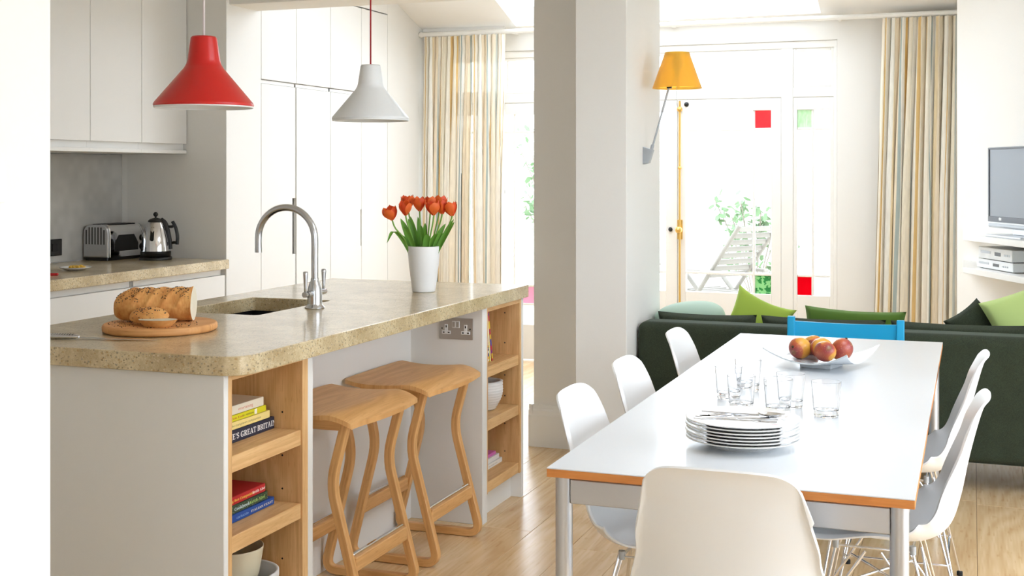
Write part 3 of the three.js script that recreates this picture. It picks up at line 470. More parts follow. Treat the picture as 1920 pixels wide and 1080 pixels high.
// ---------- things on the island ----------
{
  const g = thing('bread_board', 'round wooden bread board under the loaf', 'board', [-2.36, IT, -3.231], .35);
  mesh('board', boxUV(lathe([[0, 0], [.163, 0], [.17, .003], [.173, .008], [.173, .018], [.17, .023], [.166, .025], [0, .025]], 64), 0), M.board, g);
  const top = IT + .025, r = rng(77);
  const L = thing('bread_loaf', 'seeded white loaf with slashed crust and a cut end', 'bread', [-2.395, top, -3.25], .44);
  const section = (t, a) => {   // t 0..1 left to right
    const k = Math.pow(Math.max(0, 1 - Math.pow(Math.max(0, (.34 - t) / .34), 2.4)), .5), fl = .96 + .04 * t;
    const x = -.125 + t * .245, w = .061 * k * fl, hgt = .104 * k * fl; let sa = Math.sin(a), ca = Math.cos(a);
    const sl = Math.sin((t * 5.2 - a * .62) * 6.283), groove = sa > -.25 ? .0055 * Math.max(0, sl - .25) * Math.min(1, k) * Math.min(1, (sa + .25) * 2) : 0, lump = .0022 * (nA(t * 14, a * 6 + 20, 64, 64) - .5);
    const q = 1 + (groove + lump) / .055;
    let y = .048 * fl + (hgt - .05) * 0 + (sa > 0 ? sa * .056 * k * q : sa * .046 * Math.sqrt(k)), z = ca * w * q * (sa < 0 ? 1 - .12 * sa * sa : 1);
    if (y < .0) y = 0; return [x, Math.max(0, y), z];
  };
  mesh('crust', surf((u, v) => { const p = section(u, v * 6.2832); return [...p, u * 2, v * 2]; }, 60, 56), M.crust, L);
  const cap = [[.12, .05, 0]], capG = surf((u, v) => { const p = section(1, u * 6.2832), e = v; return [.12 - .0 + (1 - e) * .0015, .05 + (p[1] - .05) * e, p[2] * e]; }, 56, 6);
  mesh('crumb', capG, M.crumb, L, 'white cut face of the loaf');
  const sd = []; for (let k = 0; k < 420; k++) { const t = .04 + r() * .93, a = .35 + r() * 2.2; if (nB(t * 9, a * 5, 64, 64) < .5) continue; const p = section(t, a); sd.push(at(geo(new THREE.OctahedronGeometry(.0021).scale(1.5, .7, 1)), p[0], p[1] + .0004, p[2], r() * 3)); }
  const s = mesh('seeds', sd, M.seed, L); s.userData.kind = 'stuff';
  { const sg = thing('bread_slice', 'flat slice of bread with its white cut face up at the front of the board', 'bread', [-2.3, top, -3.135], .3, 'cut slices of bread');
    const lump = (a, q) => 1 + q * (nA(a * 2 + 30, 4, 64, 64) - .5);
    mesh('crust', surf((u, v) => { const a = u * 6.2832, k = .62 + .38 * Math.pow(v, .7); return [Math.cos(a) * .06 * k * lump(a, .12), v * .022, Math.sin(a) * .036 * k * lump(a, .12), u, v * .2]; }, 40, 6, true), M.crust, sg);
    mesh('crumb', surf((u, v) => { const a = u * 6.2832; return [Math.cos(a) * .059 * v * lump(a, .12), .0222 + .001 * (1 - v), Math.sin(a) * .035 * v * lump(a, .12)]; }, 40, 5, true), M.crumb, sg);
    const h = thing('bread_slice', 'crusty end slice of bread leaning on the loaf behind the flat slice', 'bread', [-2.352, top + .024, -3.163], .28, 'cut slices of bread');
    const tilt = new THREE.Matrix4().makeRotationX(.5);
    const dome = surf((u, v) => { const a = u * 6.2832, b = v * 1.5708; return [Math.cos(a) * .062 * Math.cos(b) * lump(a, .14), .03 * Math.sin(b), Math.sin(a) * .034 * Math.cos(b) * lump(a, .14), u, v * .4]; }, 40, 12, true); dome.applyMatrix4(tilt); mesh('crust', dome, M.crust, h);
    const und = surf((u, v) => { const a = u * 6.2832; return [Math.cos(a) * .061 * v * lump(a, .14), -.004 * (1 - v * v) - .0004, Math.sin(a) * .0335 * v * lump(a, .14)]; }, 40, 5); und.applyMatrix4(tilt); mesh('crumb', und, M.crumb, h);
    const s2 = []; for (let k = 0; k < 60; k++) { const a = r() * 6.28, b = .4 + r() * 1.1; const q = at(geo(new THREE.OctahedronGeometry(.002).scale(1.5, .7, 1)), Math.cos(a) * .062 * Math.cos(b), .03 * Math.sin(b), Math.sin(a) * .034 * Math.cos(b), r() * 3); q.applyMatrix4(tilt); s2.push(q); } mesh('seeds', s2, M.seed, h).userData.kind = 'stuff'; }
  const cr = []; for (let k = 0; k < 160; k++) { const a = r() * 6.28, q = Math.sqrt(r()) * .15, x = -2.36 + Math.cos(a) * q, z = -3.2 + Math.sin(a) * q * .8; if (Math.hypot(x + 2.36, z + 3.231) > .158) continue; cr.push(at(geo(new THREE.OctahedronGeometry(.0009 + r() * .0012)), x, top + .0008, z, r() * 3)); }
  const cs = single('bread_crumbs', cr, M.seed, 'dark seeds and crumbs scattered on the bread board', 'crumbs'); cs.userData.kind = 'stuff';
  const k = thing('bread_knife', 'steel bread knife with a dimpled handle lying on the worktop', 'knife', [-2.52, IT, -2.957], .2);
  mesh('handle', at(lathe([[0, -.07], [.006, -.07], [.0105, -.06], [.011, 0], [.009, .055], [.006, .068], [0, .07]], 18).scale(.75, 1, 1), 0, .0085, 0, 0, 0, -1.5708), M.steel, k);
  const dm = []; for (let i = 0; i < 14; i++) for (let j = -1; j <= 1; j++) dm.push(ball(-.055 + i * .008, .0165 - Math.abs(j) * .0012, j * .005, .0016, .5, 8)); mesh('handle_dimples', dm, M.black, k);
  mesh('blade', prism([[.062, -.004], [.075, -.012], [.28, -.011], [.315, .006], [.3, .008], [.062, .006]], .004, .0058, 'xz', .0004), M.chrome, k);
}
{
  const vx = -2.111, vz = -4.653, g = thing('vase', 'tall tapered white vase holding the tulips', 'vase', [vx, IT, vz]);
  mesh('body', lathe([[0, 0], [.044, 0], [.047, .004], [.0535, .05], [.061, .11], [.0655, .165], [.0662, .186], [.0645, .188], [.0625, .185], [.061, .16], [.05, .03], [0, .02]], 56), M.potWhite, g);
  // tulips: lean sideways, height of the flower, depth
  const list = [[-.127, .322, .03], [-.071, .342, .045], [-.068, .365, -.03], [-.016, .358, .02], [.024, .36, -.045], [.044, .343, .05], [.075, .345, .0], [.062, .362, -.05], [.117, .338, .01]];
  const names = ['leftmost orange-red tulip, leaning out over the vase rim', 'orange-red tulip just below another one left of centre', 'orange-red tulip rising highest behind the tucked-under bloom', 'upright orange-red tulip in the middle of the bunch', 'orange-red tulip half hidden behind the largest flower', 'largest open orange-red tulip in front of two others', 'orange-red tulip tucked behind the largest flower on its outer side', 'orange-red tulip at the back of the bunch, near the curtain', 'outermost orange-red tulip leaning toward the garden doors'];
  const r = rng(51);
  list.forEach(([sx, h, dz], i) => {
    const t = thing('tulip', ['orange-red tulip leaning out over the cupboard side of the vase', 'orange-red tulip tucked just under a higher bloom', names[2], names[3], names[4], names[5], names[6], names[7], names[8]][i], 'flower', [vx, IT, vz], .355, 'tulips in the white vase');
    const b = [sx * .28, .06, dz * .4], top = [sx, h - .026, dz], mid = [sx * .55, .2, dz * .7];
    mesh('stem', tube([b, mid, [sx * .9, h - .06, dz * .95], top], .0033, 20, 7), M.stem, t);
    const q = new THREE.Quaternion().setFromEuler(new THREE.Euler(dz * 3, r() * 3, -sx * 2.2)), open = i === 5 || i === 0 ? 1.12 : .95 + r() * .1;
    for (let k = 0; k < 6; k++) {
      const inner = k % 2, a0 = k * Math.PI / 3, R = .0285 * open * (inner ? .88 : 1), hh = .057 * (inner ? 1.04 : 1) * (1 + (r() - .5) * .12);
      const pg = surf((u, v) => { const s = u * 2 - 1, wv = Math.sin(Math.min(1, v * 1.02) * Math.PI * .8 + .28), wid = .8 * Math.pow(Math.max(0, wv), .7) * (v > .72 ? Math.sqrt(Math.max(0, 1 - ((v - .72) / .28) ** 2)) : 1), ang = a0 + s * wid, rad = R * (Math.sin(Math.min(1, v * 1.15 + .06) * Math.PI * .56)) * (1 - .12 * v * v * (2 - open)) + .002 * s * s; return [Math.cos(ang) * rad, v * hh - .002 * s * s, Math.sin(ang) * rad]; }, 8, 10);
      pg.applyQuaternion(q); pg.translate(...top); mesh('petal', pg, k % 2 ? M.petal2 : M.petal, t);
    }
    for (let k = 0; k < 2; k++) {
      const d = k ? -1 : 1, out = (i - 4) * .03 + (r() - .5) * .08 + d * .01, lh = .2 + r() * .09, dd = dz * .8 + (r() - .5) * .12, w = .011 + r() * .005;
      const tip = i === 0 && k === 0 ? [-.15, .2, .02] : i === 8 && k === 0 ? [.125, .3, .03] : [out, lh + .03, dd];
      const c = curve([[sx * .2, .08, dz * .3], [tip[0] * .45, .165 + r() * .02, tip[2] * .5], [tip[0] * .8, (tip[1] + .2) * .52 + (i === 0 && k === 0 ? .04 : 0), tip[2] * .8], tip]);
      mesh('leaf', surf((u, v) => { const p = c.getPoint(v), s = u * 2 - 1, ww = w * Math.pow(Math.sin(Math.PI * Math.min(1, .12 + v * .88)), .8); return [p.x + s * ww * .9, p.y + .12 * ww * s * s, p.z + s * ww * .35 * d + .35 * ww * s * s]; }, 6, 14), M.leaf, t);
    }
  });
}
// ---------- things on the wall worktop ----------
{
  const g = thing('toaster', 'chrome four slot toaster with vented end panel', 'toaster', [-4.553, IT, -5.81], 0); g.scale.set(.83, 1, .95);
  // end profile swept along local -z; front end faces the room
  const prof = (w, h, r) => { const s = new THREE.Shape(); s.moveTo(-w, .018); s.lineTo(w, .018); s.lineTo(w, h - r); s.quadraticCurveTo(w, h, w - r, h); s.lineTo(-w + r, h); s.quadraticCurveTo(-w, h, -w, h - r); s.lineTo(-w, .018); return s; };
  mesh('body', prism(prof(.098, .2, .055), -.15, .15, 'xy', .006, [], 12), M.chrome, g);
  const e = mesh('end_panel', prism(prof(.1, .197, .055), .15, .172, 'xy', .008, [], 12), M.alu, g);
  for (let k = 0; k < 7; k++) mesh('vent_slot', prism([[-.078 + k * .024, .09], [-.07 + k * .024, .09], [-.07 + k * .024, .185 - (k === 0 || k === 6 ? .014 : 0)], [-.078 + k * .024, .185 - (k === 0 || k === 6 ? .014 : 0)]], .1715, .1732, 'xy'), M.black, e);
  mesh('far_end_panel', prism(prof(.1, .197, .055), -.172, -.15, 'xy', .008, [], 12), M.alu, g);
  mesh('base', box(-.092, .092, 0, .022, -.165, .165, .004), M.black, g);
  mesh('side_panel', prism([[-.11, .05], [.11, .05], [.11, .09], [.07, .14], [-.07, .14], [-.11, .09]], .0975, .1005, 'zy', .0008), M.black, g);
  for (let k = 0; k < 4; k++) mesh('bread_slot', box(-.07 + k * .038, -.047 + k * .038, .1985, .2012, -.12, .12, .001), M.black, g);
  for (const y of [.065, .115]) mesh('dial', rod([.1, y, -.165], [.122, y, -.165], .018, 20), M.black, g);
}
{
  const g = thing('kettle', 'polished steel jug kettle with black handle and base', 'kettle', [-4.297, IT, -5.84], .35);
  mesh('power_base', lathe([[0, 0], [.088, 0], [.09, .004], [.088, .016], [.07, .02], [0, .02]], 40), M.black, g);
  mesh('foot', lathe([[.06, .018], [.082, .02], [.084, .045], [.082, .05], [0, .05]], 40), M.black, g);
  mesh('body', lathe([[.0815, .05], [.0805, .07], [.074, .12], [.06, .175], [.047, .205], [.04, .216], [0, .217]], 48), M.chrome, g);
  mesh('lid', [lathe([[.043, .212], [.041, .22], [.03, .229], [.012, .234], [0, .235]], 36), rod([0, .234, 0], [0, .245, 0], .005), ball(0, .254, 0, .0135)], M.black, g);
  const w = mesh('water_window', prism(roundRect(-.011, .011, .09, .17, [.01, .01, .01, .01]), -.004, .004, 'xy', .002).applyMatrix4(new THREE.Matrix4().makeRotationX(-.3)).translate(0, .022, .102), M.black, g);
  for (let k = 0; k < 4; k++) mesh('level_mark', box(-.006, .006, .1 + k * .011, .104 + k * .011, .0765 - k * .0028, .0785 - k * .0028, 0), M.white, g);
  mesh('handle', [tube([[.03, .228, 0], [.058, .2, 0], [.078, .12, 0], [.083, .06, 0]], .011, 24, 10), tube([[.06, .185, 0], [.09, .185, 0], [.1, .19, 0]], .008, 12, 8), tube([[.094, .215, 0], [.112, .18, 0], [.122, .13, 0], [.12, .085, 0]], .0095, 24, 10), tube([[.082, .09, 0], [.1, .096, 0], [.12, .095, 0]], .008, 12, 8)], M.black, g);
  mesh('spout', surf((u, v) => { const a = (u - .5) * 2.2, rr = .014 * (1 - .3 * v); return [-.055 - v * .03 - Math.cos(a) * rr, .14 + v * .055, Math.sin(a) * rr * 1.6]; }, 12, 8), M.chrome, g);
}
{
  const g = thing('small_plate', 'small white plate of food on the wall worktop', 'plate', [-4.2, IT, -5.06]);
  mesh('plate', lathe([[0, .002], [.045, .002], [.07, .012], [.078, .016], [.076, .018], [.05, .008], [0, .006]], 40), M.china, g);
  const fd = [], r = rng(8); for (let k = 0; k < 26; k++) fd.push(ball((r() - .5) * .07, .012 + r() * .008, (r() - .5) * .06, .006 + r() * .005, .8, 8)); const m = mesh('food', fd, M.food, g); m.userData.kind = 'stuff';
  const k = thing('red_handled_knife', 'red handled knife beside the small plate', 'knife', [-4.12, IT, -4.75], .5);
  mesh('handle', box(-.06, .06, 0, .012, -.009, .009, .004), M.redPlastic, k); mesh('blade', prism([[-.06, -.006], [-.17, -.004], [-.18, .004], [-.06, .008]], .004, .006, 'xz'), M.chrome, k);
  const s = thing('wall_switch', 'black socket plate on the splashback', 'socket', [XL + .012, 1.004, -5.41]);
  mesh('plate', box(0, .01, -.045, .045, -.07, .045, .003), M.black, s); mesh('rocker', box(.01, .014, -.02, .02, -.03, .01, .002), M.rubber, s);
}
{
  const s = thing('light_switch', 'white light switch plate on the wall end in the foreground', 'switch', [-1.5, 1.39, -1.6]);
  mesh('plate', prism(roundRect(-.03, .03, -.03, .03, [.006, .006, .006, .006]), 0, .008, 'zy', .002), M.gloss, s); mesh('rocker', box(.008, .0115, -.015, .015, -.008, .008, .001), M.gloss, s);
}
// ---------- books and pots on the shelves ----------
function book(label, group, pos, w, h, d, cover, spine) {   // lying flat: spine faces +x, w along z, h thickness, d depth into shelf
  const g = thing('book', label, 'book', pos, 0, group);
  mesh('pages', box(-d + .004, -.006, .0025, h - .0025, -w / 2 + .003, w / 2 - .003, 0), M.paper, g);
  mesh('cover', [box(-d, -.002, 0, .003, -w / 2, w / 2, .0005), box(-d, -.002, h - .003, h, -w / 2, w / 2, .0005), box(-.004, -.0005, 0, h, -w / 2, w / 2, .0008)], cover, g);
  if (spine) { const p = new THREE.PlaneGeometry(w - .002, h - .003); p.rotateY(Math.PI / 2); p.translate(0.0002, h / 2, 0); mesh('spine_print', geo(p), std({ map: spine, roughness: .55 }), g); }
  return g;
}
const spineArt = (bg, items) => print(768, 96, bg, x => { for (const [s, f, c, px, align] of items) { x.font = f; x.fillStyle = c; x.textAlign = align ?? 'left'; x.textBaseline = 'middle'; x.fillText(s, px, 50); } });
const flat = c => std({ color: c, roughness: .6 });
{
  const G = 'cookbooks stacked on the top shelf by the rounded corner', sx = -1.968, y0 = .641;
  book('thick navy cookbook with large white lettering, bottom of its stack', G, [sx, y0, -3.115], .275, .036, .21, flat('#23263a'), spineArt('#23263a', [["IE'S GREAT BRITAIN", 'bold 66px serif', '#f4f2ee', 110], ['▮', '40px sans-serif', '#8d93a8', 700]]));
  book('pale yellow cookbook on top of the thick navy one', G, [sx - .002, y0 + .0365, -3.1], .262, .022, .2, flat('#ecd27a'), spineArt('#f0d88a', [['the complete companion', 'italic 40px serif', '#4a3f28', 150], ['◗', '60px sans-serif', '#33302a', 690]]));
  book('bright yellow-green cookbook with a white band on its spine', G, [sx - .004, y0 + .059, -3.088], .25, .018, .19, flat('#d9cf1e'), print(768, 96, '#dcd21c', x => { x.font = 'bold 50px serif'; x.fillStyle = '#b4402a'; x.textBaseline = 'middle'; x.fillText('You Eat', 190, 50); x.font = 'bold 40px sans-serif'; x.fillStyle = '#23221c'; x.fillText('Dr Gillian', 380, 50); x.fillStyle = '#efeade'; x.fillRect(575, 0, 40, 96); }));
  book('cream cookbook with small red lettering, top of its stack', G, [sx - .006, y0 + .0775, -3.083], .24, .026, .19, flat('#e6dcc4'), spineArt('#e9e0ca', [['entertaining', '46px sans-serif', '#d0674e', 330]]));
  const G2 = 'cookbooks stacked on the middle shelf by the rounded corner', s2 = -1.95, y2 = .4225;
  book('blue cookbook with cream and pale lettering, bottom of its stack', G2, [s2, y2, -3.09], .265, .0225, .21, flat('#1f4a96'), spineArt('#1f4c9c', [['carluccio', '46px sans-serif', '#9fc4ea', 180], ['ITALIAN FEAST', 'bold 44px serif', '#f2e6c4', 400]]));
  book('dark green patterned cookbook in the middle of its stack', G2, [s2 - .004, y2 + .023, -3.075], .235, .024, .2, flat('#33462f'), print(768, 96, '#3a4a36', x => { const r = rng(3); for (let i = 0; i < 240; i++) { x.fillStyle = ['#1f2a1e', '#6f8a5e', '#8fa68a', '#26331f'][i & 3]; x.fillRect(r() * 768, r() * 96, 10, 6); } x.font = 'bold 52px serif'; x.textBaseline = 'middle'; x.fillStyle = '#d7ecf4'; x.fillText('Cookbook', 190, 50); x.fillStyle = '#a8d06a'; x.fillText('Keith Abel', 450, 50); }));
  book('red cookbook with yellow and white lettering, top of its stack', G2, [s2 - .006, y2 + .0475, -3.07], .225, .024, .19, flat('#b52226'), spineArt('#c0262a', [['Veg Box Companion', 'bold 46px serif', '#efc84a', 110], ['Keith Abel', 'bold 46px serif', '#fbf6ee', 530]]));
  const pot = (name, label, pos, pts, mat) => single(name, at(lathe(pts, 44), ...pos), mat, label, 'pot');
  const wp = thing('plant_pot', 'wide white pot holding a cream pot on the bottom shelf', 'pot', [-1.99, .1065, -3.1]); mesh('body', lathe([[0, 0], [.07, 0], [.085, .02], [.105, .09], [.112, .135], [.112, .15], [.107, .152], [.103, .148], [.1, .09], [.07, .015], [0, .012]], 48), M.potWhite, wp);
  const cp = thing('plant_pot', 'cream tapered pot nested in the wide white one', 'pot', [-2.005, .1185, -3.085]); mesh('body', lathe([[0, 0], [.05, 0], [.056, .03], [.07, .12], [.076, .135], [.088, .205], [.089, .212], [.086, .213], [.082, .2], [.06, .05], [0, .03]], 48), M.potCream, cp);
  // far unit
  const rp = thing('plant_pot', 'white ribbed pot on the middle shelf at the far end of the island', 'pot', [-1.945, .4055, -4.9]);
  { const pts = [[0, 0], [.045, 0]]; for (let k = 0; k <= 34; k++) { const t = k / 34; pts.push([.05 + .032 * Math.sin(Math.min(1, t * 1.25) * Math.PI * .58) + .0012 * Math.sin(t * 34 * 1.9), .004 + t * .118]); } pts.push([.072, .124], [.068, .118], [.06, .02], [0, .014]); mesh('body', lathe(pts, 48), M.potWhite, rp); }
  const G3 = 'books lying on the lowest shelf at the far end of the island';
  book('white book at the bottom of the small far stack', G3, [-1.915, .1555, -4.91], .26, .02, .17, M.coverWhite, spineArt('#efece6', [['THE RIVER COOK', '40px sans-serif', '#9a948a', 300]]));
  book('white book in the middle of the small far stack', G3, [-1.92, .176, -4.9], .24, .02, .17, M.coverWhite);
  book('pink book on top of the small far stack', G3, [-1.927, .1965, -4.89], .215, .014, .165, M.pink);
  const stand = (label, z, lean, th, hh, mat, art) => { const g = thing('book', label, 'book', [-1.885, .6215, z], 0, 'magazines leaning on the top shelf at the far end'); const a = new THREE.Matrix4().makeRotationX(lean); const put = q => { q.applyMatrix4(a); return q; }; mesh('pages', put(box(-.16, -.004, .003, hh - .003, -th / 2 + .001, th / 2 - .001, 0)), M.paper, g); mesh('cover', put(box(-.165, 0, 0, hh, -th / 2 - .0006, -th / 2 + .001, .0003)), mat, g); mesh('cover', put(box(-.165, 0, 0, hh, th / 2 - .001, th / 2 + .0006, .0003)), mat, g); const p = new THREE.PlaneGeometry(th, hh - .002); p.rotateY(Math.PI / 2); p.translate(.0004, hh / 2, 0); mesh('spine_print', put(geo(p)), std({ map: art, roughness: .5 }), g); };
  const blot = (cols, s) => print(48, 512, cols[0], x => { const r = rng(s); for (let i = 0; i < 26; i++) { x.fillStyle = cols[1 + (i % (cols.length - 1))]; x.fillRect(0, r() * 512, 48, 12 + r() * 44); } });
  stand('thin white and blue magazine leaning on the far shelf side', -4.805, .15, .013, .215, flat('#e9e9ea'), blot(['#e6e6e8', '#2b3f8f', '#f4f4f4', '#f0b43a', '#ffffff'], 2));
  stand('yellow spined magazine leaning beside the red one', -4.826, .19, .012, .22, flat('#e9d24a'), blot(['#ecd750', '#f4e9a0', '#efe8c8'], 4));
  stand('red spined magazine with blue and yellow blots', -4.848, .23, .013, .222, flat('#b8122c'), blot(['#c4142e', '#3a4aa8', '#c4142e', '#e8c23a', '#7a2a88', '#c4142e'], 6));
}
// ---------- dining table ----------
const TY = .74;
{
  const x0 = -.907, x1 = -.111, z0 = -5.18, z1 = -2.672, g = thing('dining_table', 'long white laminate dining table with oak edge and aluminium frame', 'table', [(x0 + x1) / 2, 0, (z0 + z1) / 2]), w = (x1 - x0) / 2, l = (z1 - z0) / 2;
  mesh('tabletop', box(-w, w, TY - .003, TY, -l, l, .0008), M.laminate, g);
  mesh('tabletop_core', box(-w, w, TY - .021, TY - .003, -l, l, .0006, 0), M.plyEdge, g, 'oak edge of the tabletop');
  for (const sx of [-1, 1]) for (const sz of [-1, 1]) { const lg = mesh('leg', rod([sx * (w - .032), .012, sz * (l - .03)], [sx * (w - .032), TY - .0215, sz * (l - .03)], .0195, 28), M.alu, g); mesh('foot', rod([sx * (w - .032), 0, sz * (l - .03)], [sx * (w - .032), .012, sz * (l - .03)], .016, 16), M.rubber, lg); }
  for (const sz of [-1, 1]) mesh('apron', box(-w + .05, w - .05, TY - .082, TY - .0265, sz * (l - .03) - .012, sz * (l - .03) + .012, .002), M.alu, g);
  for (const sx of [-1, 1]) mesh('apron', box(sx * (w - .032) - .012, sx * (w - .032) + .012, TY - .082, TY - .0265, -l + .05, l - .05, .002), M.alu, g);
  mesh('spacer', [box(-.3, .3, TY - .0265, TY - .021, -l + .05, l - .05, 0)], M.black, g);
}
// ---------- moulded shell chairs ----------
function shellGeometry() {
  const C = curve([[.238, .398, 0], [.222, .419, 0], [.17, .428, 0], [.06, .421, 0], [-.06, .413, 0], [-.14, .422, 0], [-.19, .462, 0], [-.216, .54, 0], [-.236, .64, 0], [-.258, .73, 0], [-.276, .79, 0], [-.292, .812, 0]]);
  const tab = (list, s) => { for (let i = 1; i < list.length; i++) if (s <= list[i][0]) { const t = (s - list[i - 1][0]) / (list[i][0] - list[i - 1][0]), q = t * t * (3 - 2 * t); return list[i - 1][1] + (list[i][1] - list[i - 1][1]) * q; } return list[list.length - 1][1]; };
  const wid = s => tab([[0, .2], [.2, .222], [.42, .232], [.58, .22], [.75, .194], [.9, .174], [1, .168]], s);
  const curl = s => tab([[0, .0], [.12, .022], [.35, .06], [.5, .092], [.65, .062], [.85, .034], [1, .012]], s);
  const nu = 40, nv = 64, pt = (u, v) => {
    const t = u * 2 - 1, q0 = 1 - Math.pow(Math.max(0, 1 - Math.pow(Math.abs(t), 3.2)), 1 / 3.2), sa = .075 * q0, s = sa + v * (1 - .15 * q0 - sa), p = C.getPointAt(s), tg = C.getTangentAt(s), N = V(-tg.y * -1, tg.x * -1, 0), a = Math.abs(t);
    N.set(tg.y, -tg.x, 0); // towards the sitter
    const c = curl(s) * Math.pow(a, 2.3) - (a > .9 ? .013 * Math.pow((a - .9) / .1, 2) : 0);
    return [p.x + N.x * c, p.y + N.y * c, t * wid(s)];
  };
  const P = []; for (let j = 0; j <= nv; j++) for (let i = 0; i <= nu; i++) P.push(pt(i / nu, j / nv));
  const build = (pts, flip) => { const idx = [], pos = pts.flat(), W1 = nu + 1; for (let j = 0; j < nv; j++) for (let i = 0; i < nu; i++) { const a = j * W1 + i, b = a + 1, c = a + W1, d = c + 1; idx.push(...(flip ? [a, c, b, b, c, d] : [a, b, c, b, d, c])); } const g = new THREE.BufferGeometry(); g.setAttribute('position', new THREE.Float32BufferAttribute(pos, 3)); g.setIndex(idx); g.computeVertexNormals(); return g; };
  const A = build(P, false), n = A.attributes.normal, th = .0055, Q = P.map((p, k) => [p[0] + n.getX(k) * th, p[1] + n.getY(k) * th, p[2] + n.getZ(k) * th]);
  const inner = build(P, false), outer = build(Q, true);
  const ring = []; for (let i = 0; i <= nu; i++) ring.push(i); for (let j = 1; j <= nv; j++) ring.push(j * (nu + 1) + nu); for (let i = nu - 1; i >= 0; i--) ring.push(nv * (nu + 1) + i); for (let j = nv - 1; j >= 0; j--) ring.push(j * (nu + 1));
  const pos = [], idx = []; ring.forEach(k => { pos.push(...P[k], ...Q[k]); }); for (let k = 0; k < ring.length - 1; k++) idx.push(2 * k, 2 * k + 2, 2 * k + 1, 2 * k + 1, 2 * k + 2, 2 * k + 3);
  const e = new THREE.BufferGeometry(); e.setAttribute('position', new THREE.Float32BufferAttribute(pos, 3)); e.setIndex(idx); e.computeVertexNormals();
  return join([inner, outer, e]);
}
{
  const grp = 'white shell chairs round the table', first = thing('shell_chair', 'white shell chair at the head of the table with its back turned', 'chair', [-.483, 0, -2.782], Math.PI / 2, grp);
  mesh('shell', shellGeometry(), M.shell, first);
  const wire = (a, b) => mesh('wire_rod', rod(a, b, .0042, 8), M.chrome, first);
  for (const sx of [-1, 1]) for (const sz of [-1, 1]) {
    const foot = [sx * .19 - .01, .012, sz * .2];
    wire(foot, [sx * .1, .395, sz * .12]); wire(foot, [sx * .12, .395, sz * .06]);
    wire([sx * .145 - .005, .21, sz * .155], [sx * .02, .395, sz * .15]); mesh('mount', rod([sx * .1, .39, sz * .12], [sx * .1, .412, sz * .12], .009, 14), M.lampGrey, first);
    mesh('glide', rod([foot[0], 0, foot[2]], [foot[0], .014, foot[2]], .01, 12), M.rubber, first);
  }
  for (const s of [-1, 1]) { wire([.1, .396, s * .12], [-.1, .396, s * .12]); wire([s * .1, .396, .12], [s * .1, .396, -.12]); wire([s * .16 - .007, .14, .175], [s * .16 - .007, .14, -.175]); wire([.155, .14, s * .175], [-.165, .14, s * .175]); wire([.08, .3, s * .13], [-.09, .3, s * -.13]); }
  [['white shell chair on the kitchen side of the table, beside the stack of plates', [-.768, 0, -3.295], 0], ['middle white shell chair on the kitchen side of the table', [-.775, 0, -3.87], 0], ['white shell chair on the kitchen side of the table, in front of the sofa arm', [-.788, 0, -4.65], 0], ['white shell chair on the sofa end of the side away from the kitchen', [-.243, 0, -4.42], Math.PI], ['white shell chair overlapping another on the side away from the kitchen', [-.25, 0, -3.6], Math.PI]].forEach(([l, p, t]) => copyOf(first, l, p, t));
}
{ // blue wooden chair
  const g = thing('wooden_chair', 'bright blue painted wooden chair at the sofa end of the table', 'chair', [-.515, 0, -5.48]);
  for (const s of [-1, 1]) {
    mesh('back_post', prism([[-.02, 0], [.02, 0], [-.0, .45], [-.018, .782], [-.044, .782], [-.04, .45]].map(p => [p[0], p[1]]), s * .228 - .016, s * .228 + .016, 'zy', .004), M.blue, g);
    mesh('front_leg', box(s * .2 - .016, s * .2 + .016, 0, .43, .34, .372, .004), M.blue, g); mesh('side_rail', box(s * .21 - .01, s * .21 + .01, .39, .43, -.01, .35, .003), M.blue, g); mesh('stretcher', box(s * .21 - .008, s * .21 + .008, .2, .225, 0, .35, .003), M.blue, g);
  }
  const rail = (ya, yb) => surf((u, v) => [(u - .5) * .428, ya + (yb - ya) * v - .006 * Math.sin(u * 3.14159) * v, -.024 - .018 * Math.sin(u * 3.14159)], 20, 2), slab = (ya, yb) => { const a = rail(ya, yb), b = rail(ya, yb); b.translate(0, 0, -.016); const top = surf((u, v) => [(u - .5) * .428, yb - .006 * Math.sin(u * 3.14159), -.024 - .018 * Math.sin(u * 3.14159) - v * .016], 20, 1), bot = surf((u, v) => [(u - .5) * .428, ya, -.024 - .018 * Math.sin(u * 3.14159) - v * .016], 20, 1); return [a, b, top, bot]; };
  mesh('top_rail', slab(.64, .762), M.blue, g); mesh('lower_rail', slab(.53, .58), M.blue, g);
  mesh('seat', box(-.225, .225, .43, .452, -.03, .385, .006), M.blue, g); mesh('front_rail', box(-.2, .2, .385, .43, .345, .362, .003), M.blue, g);
}
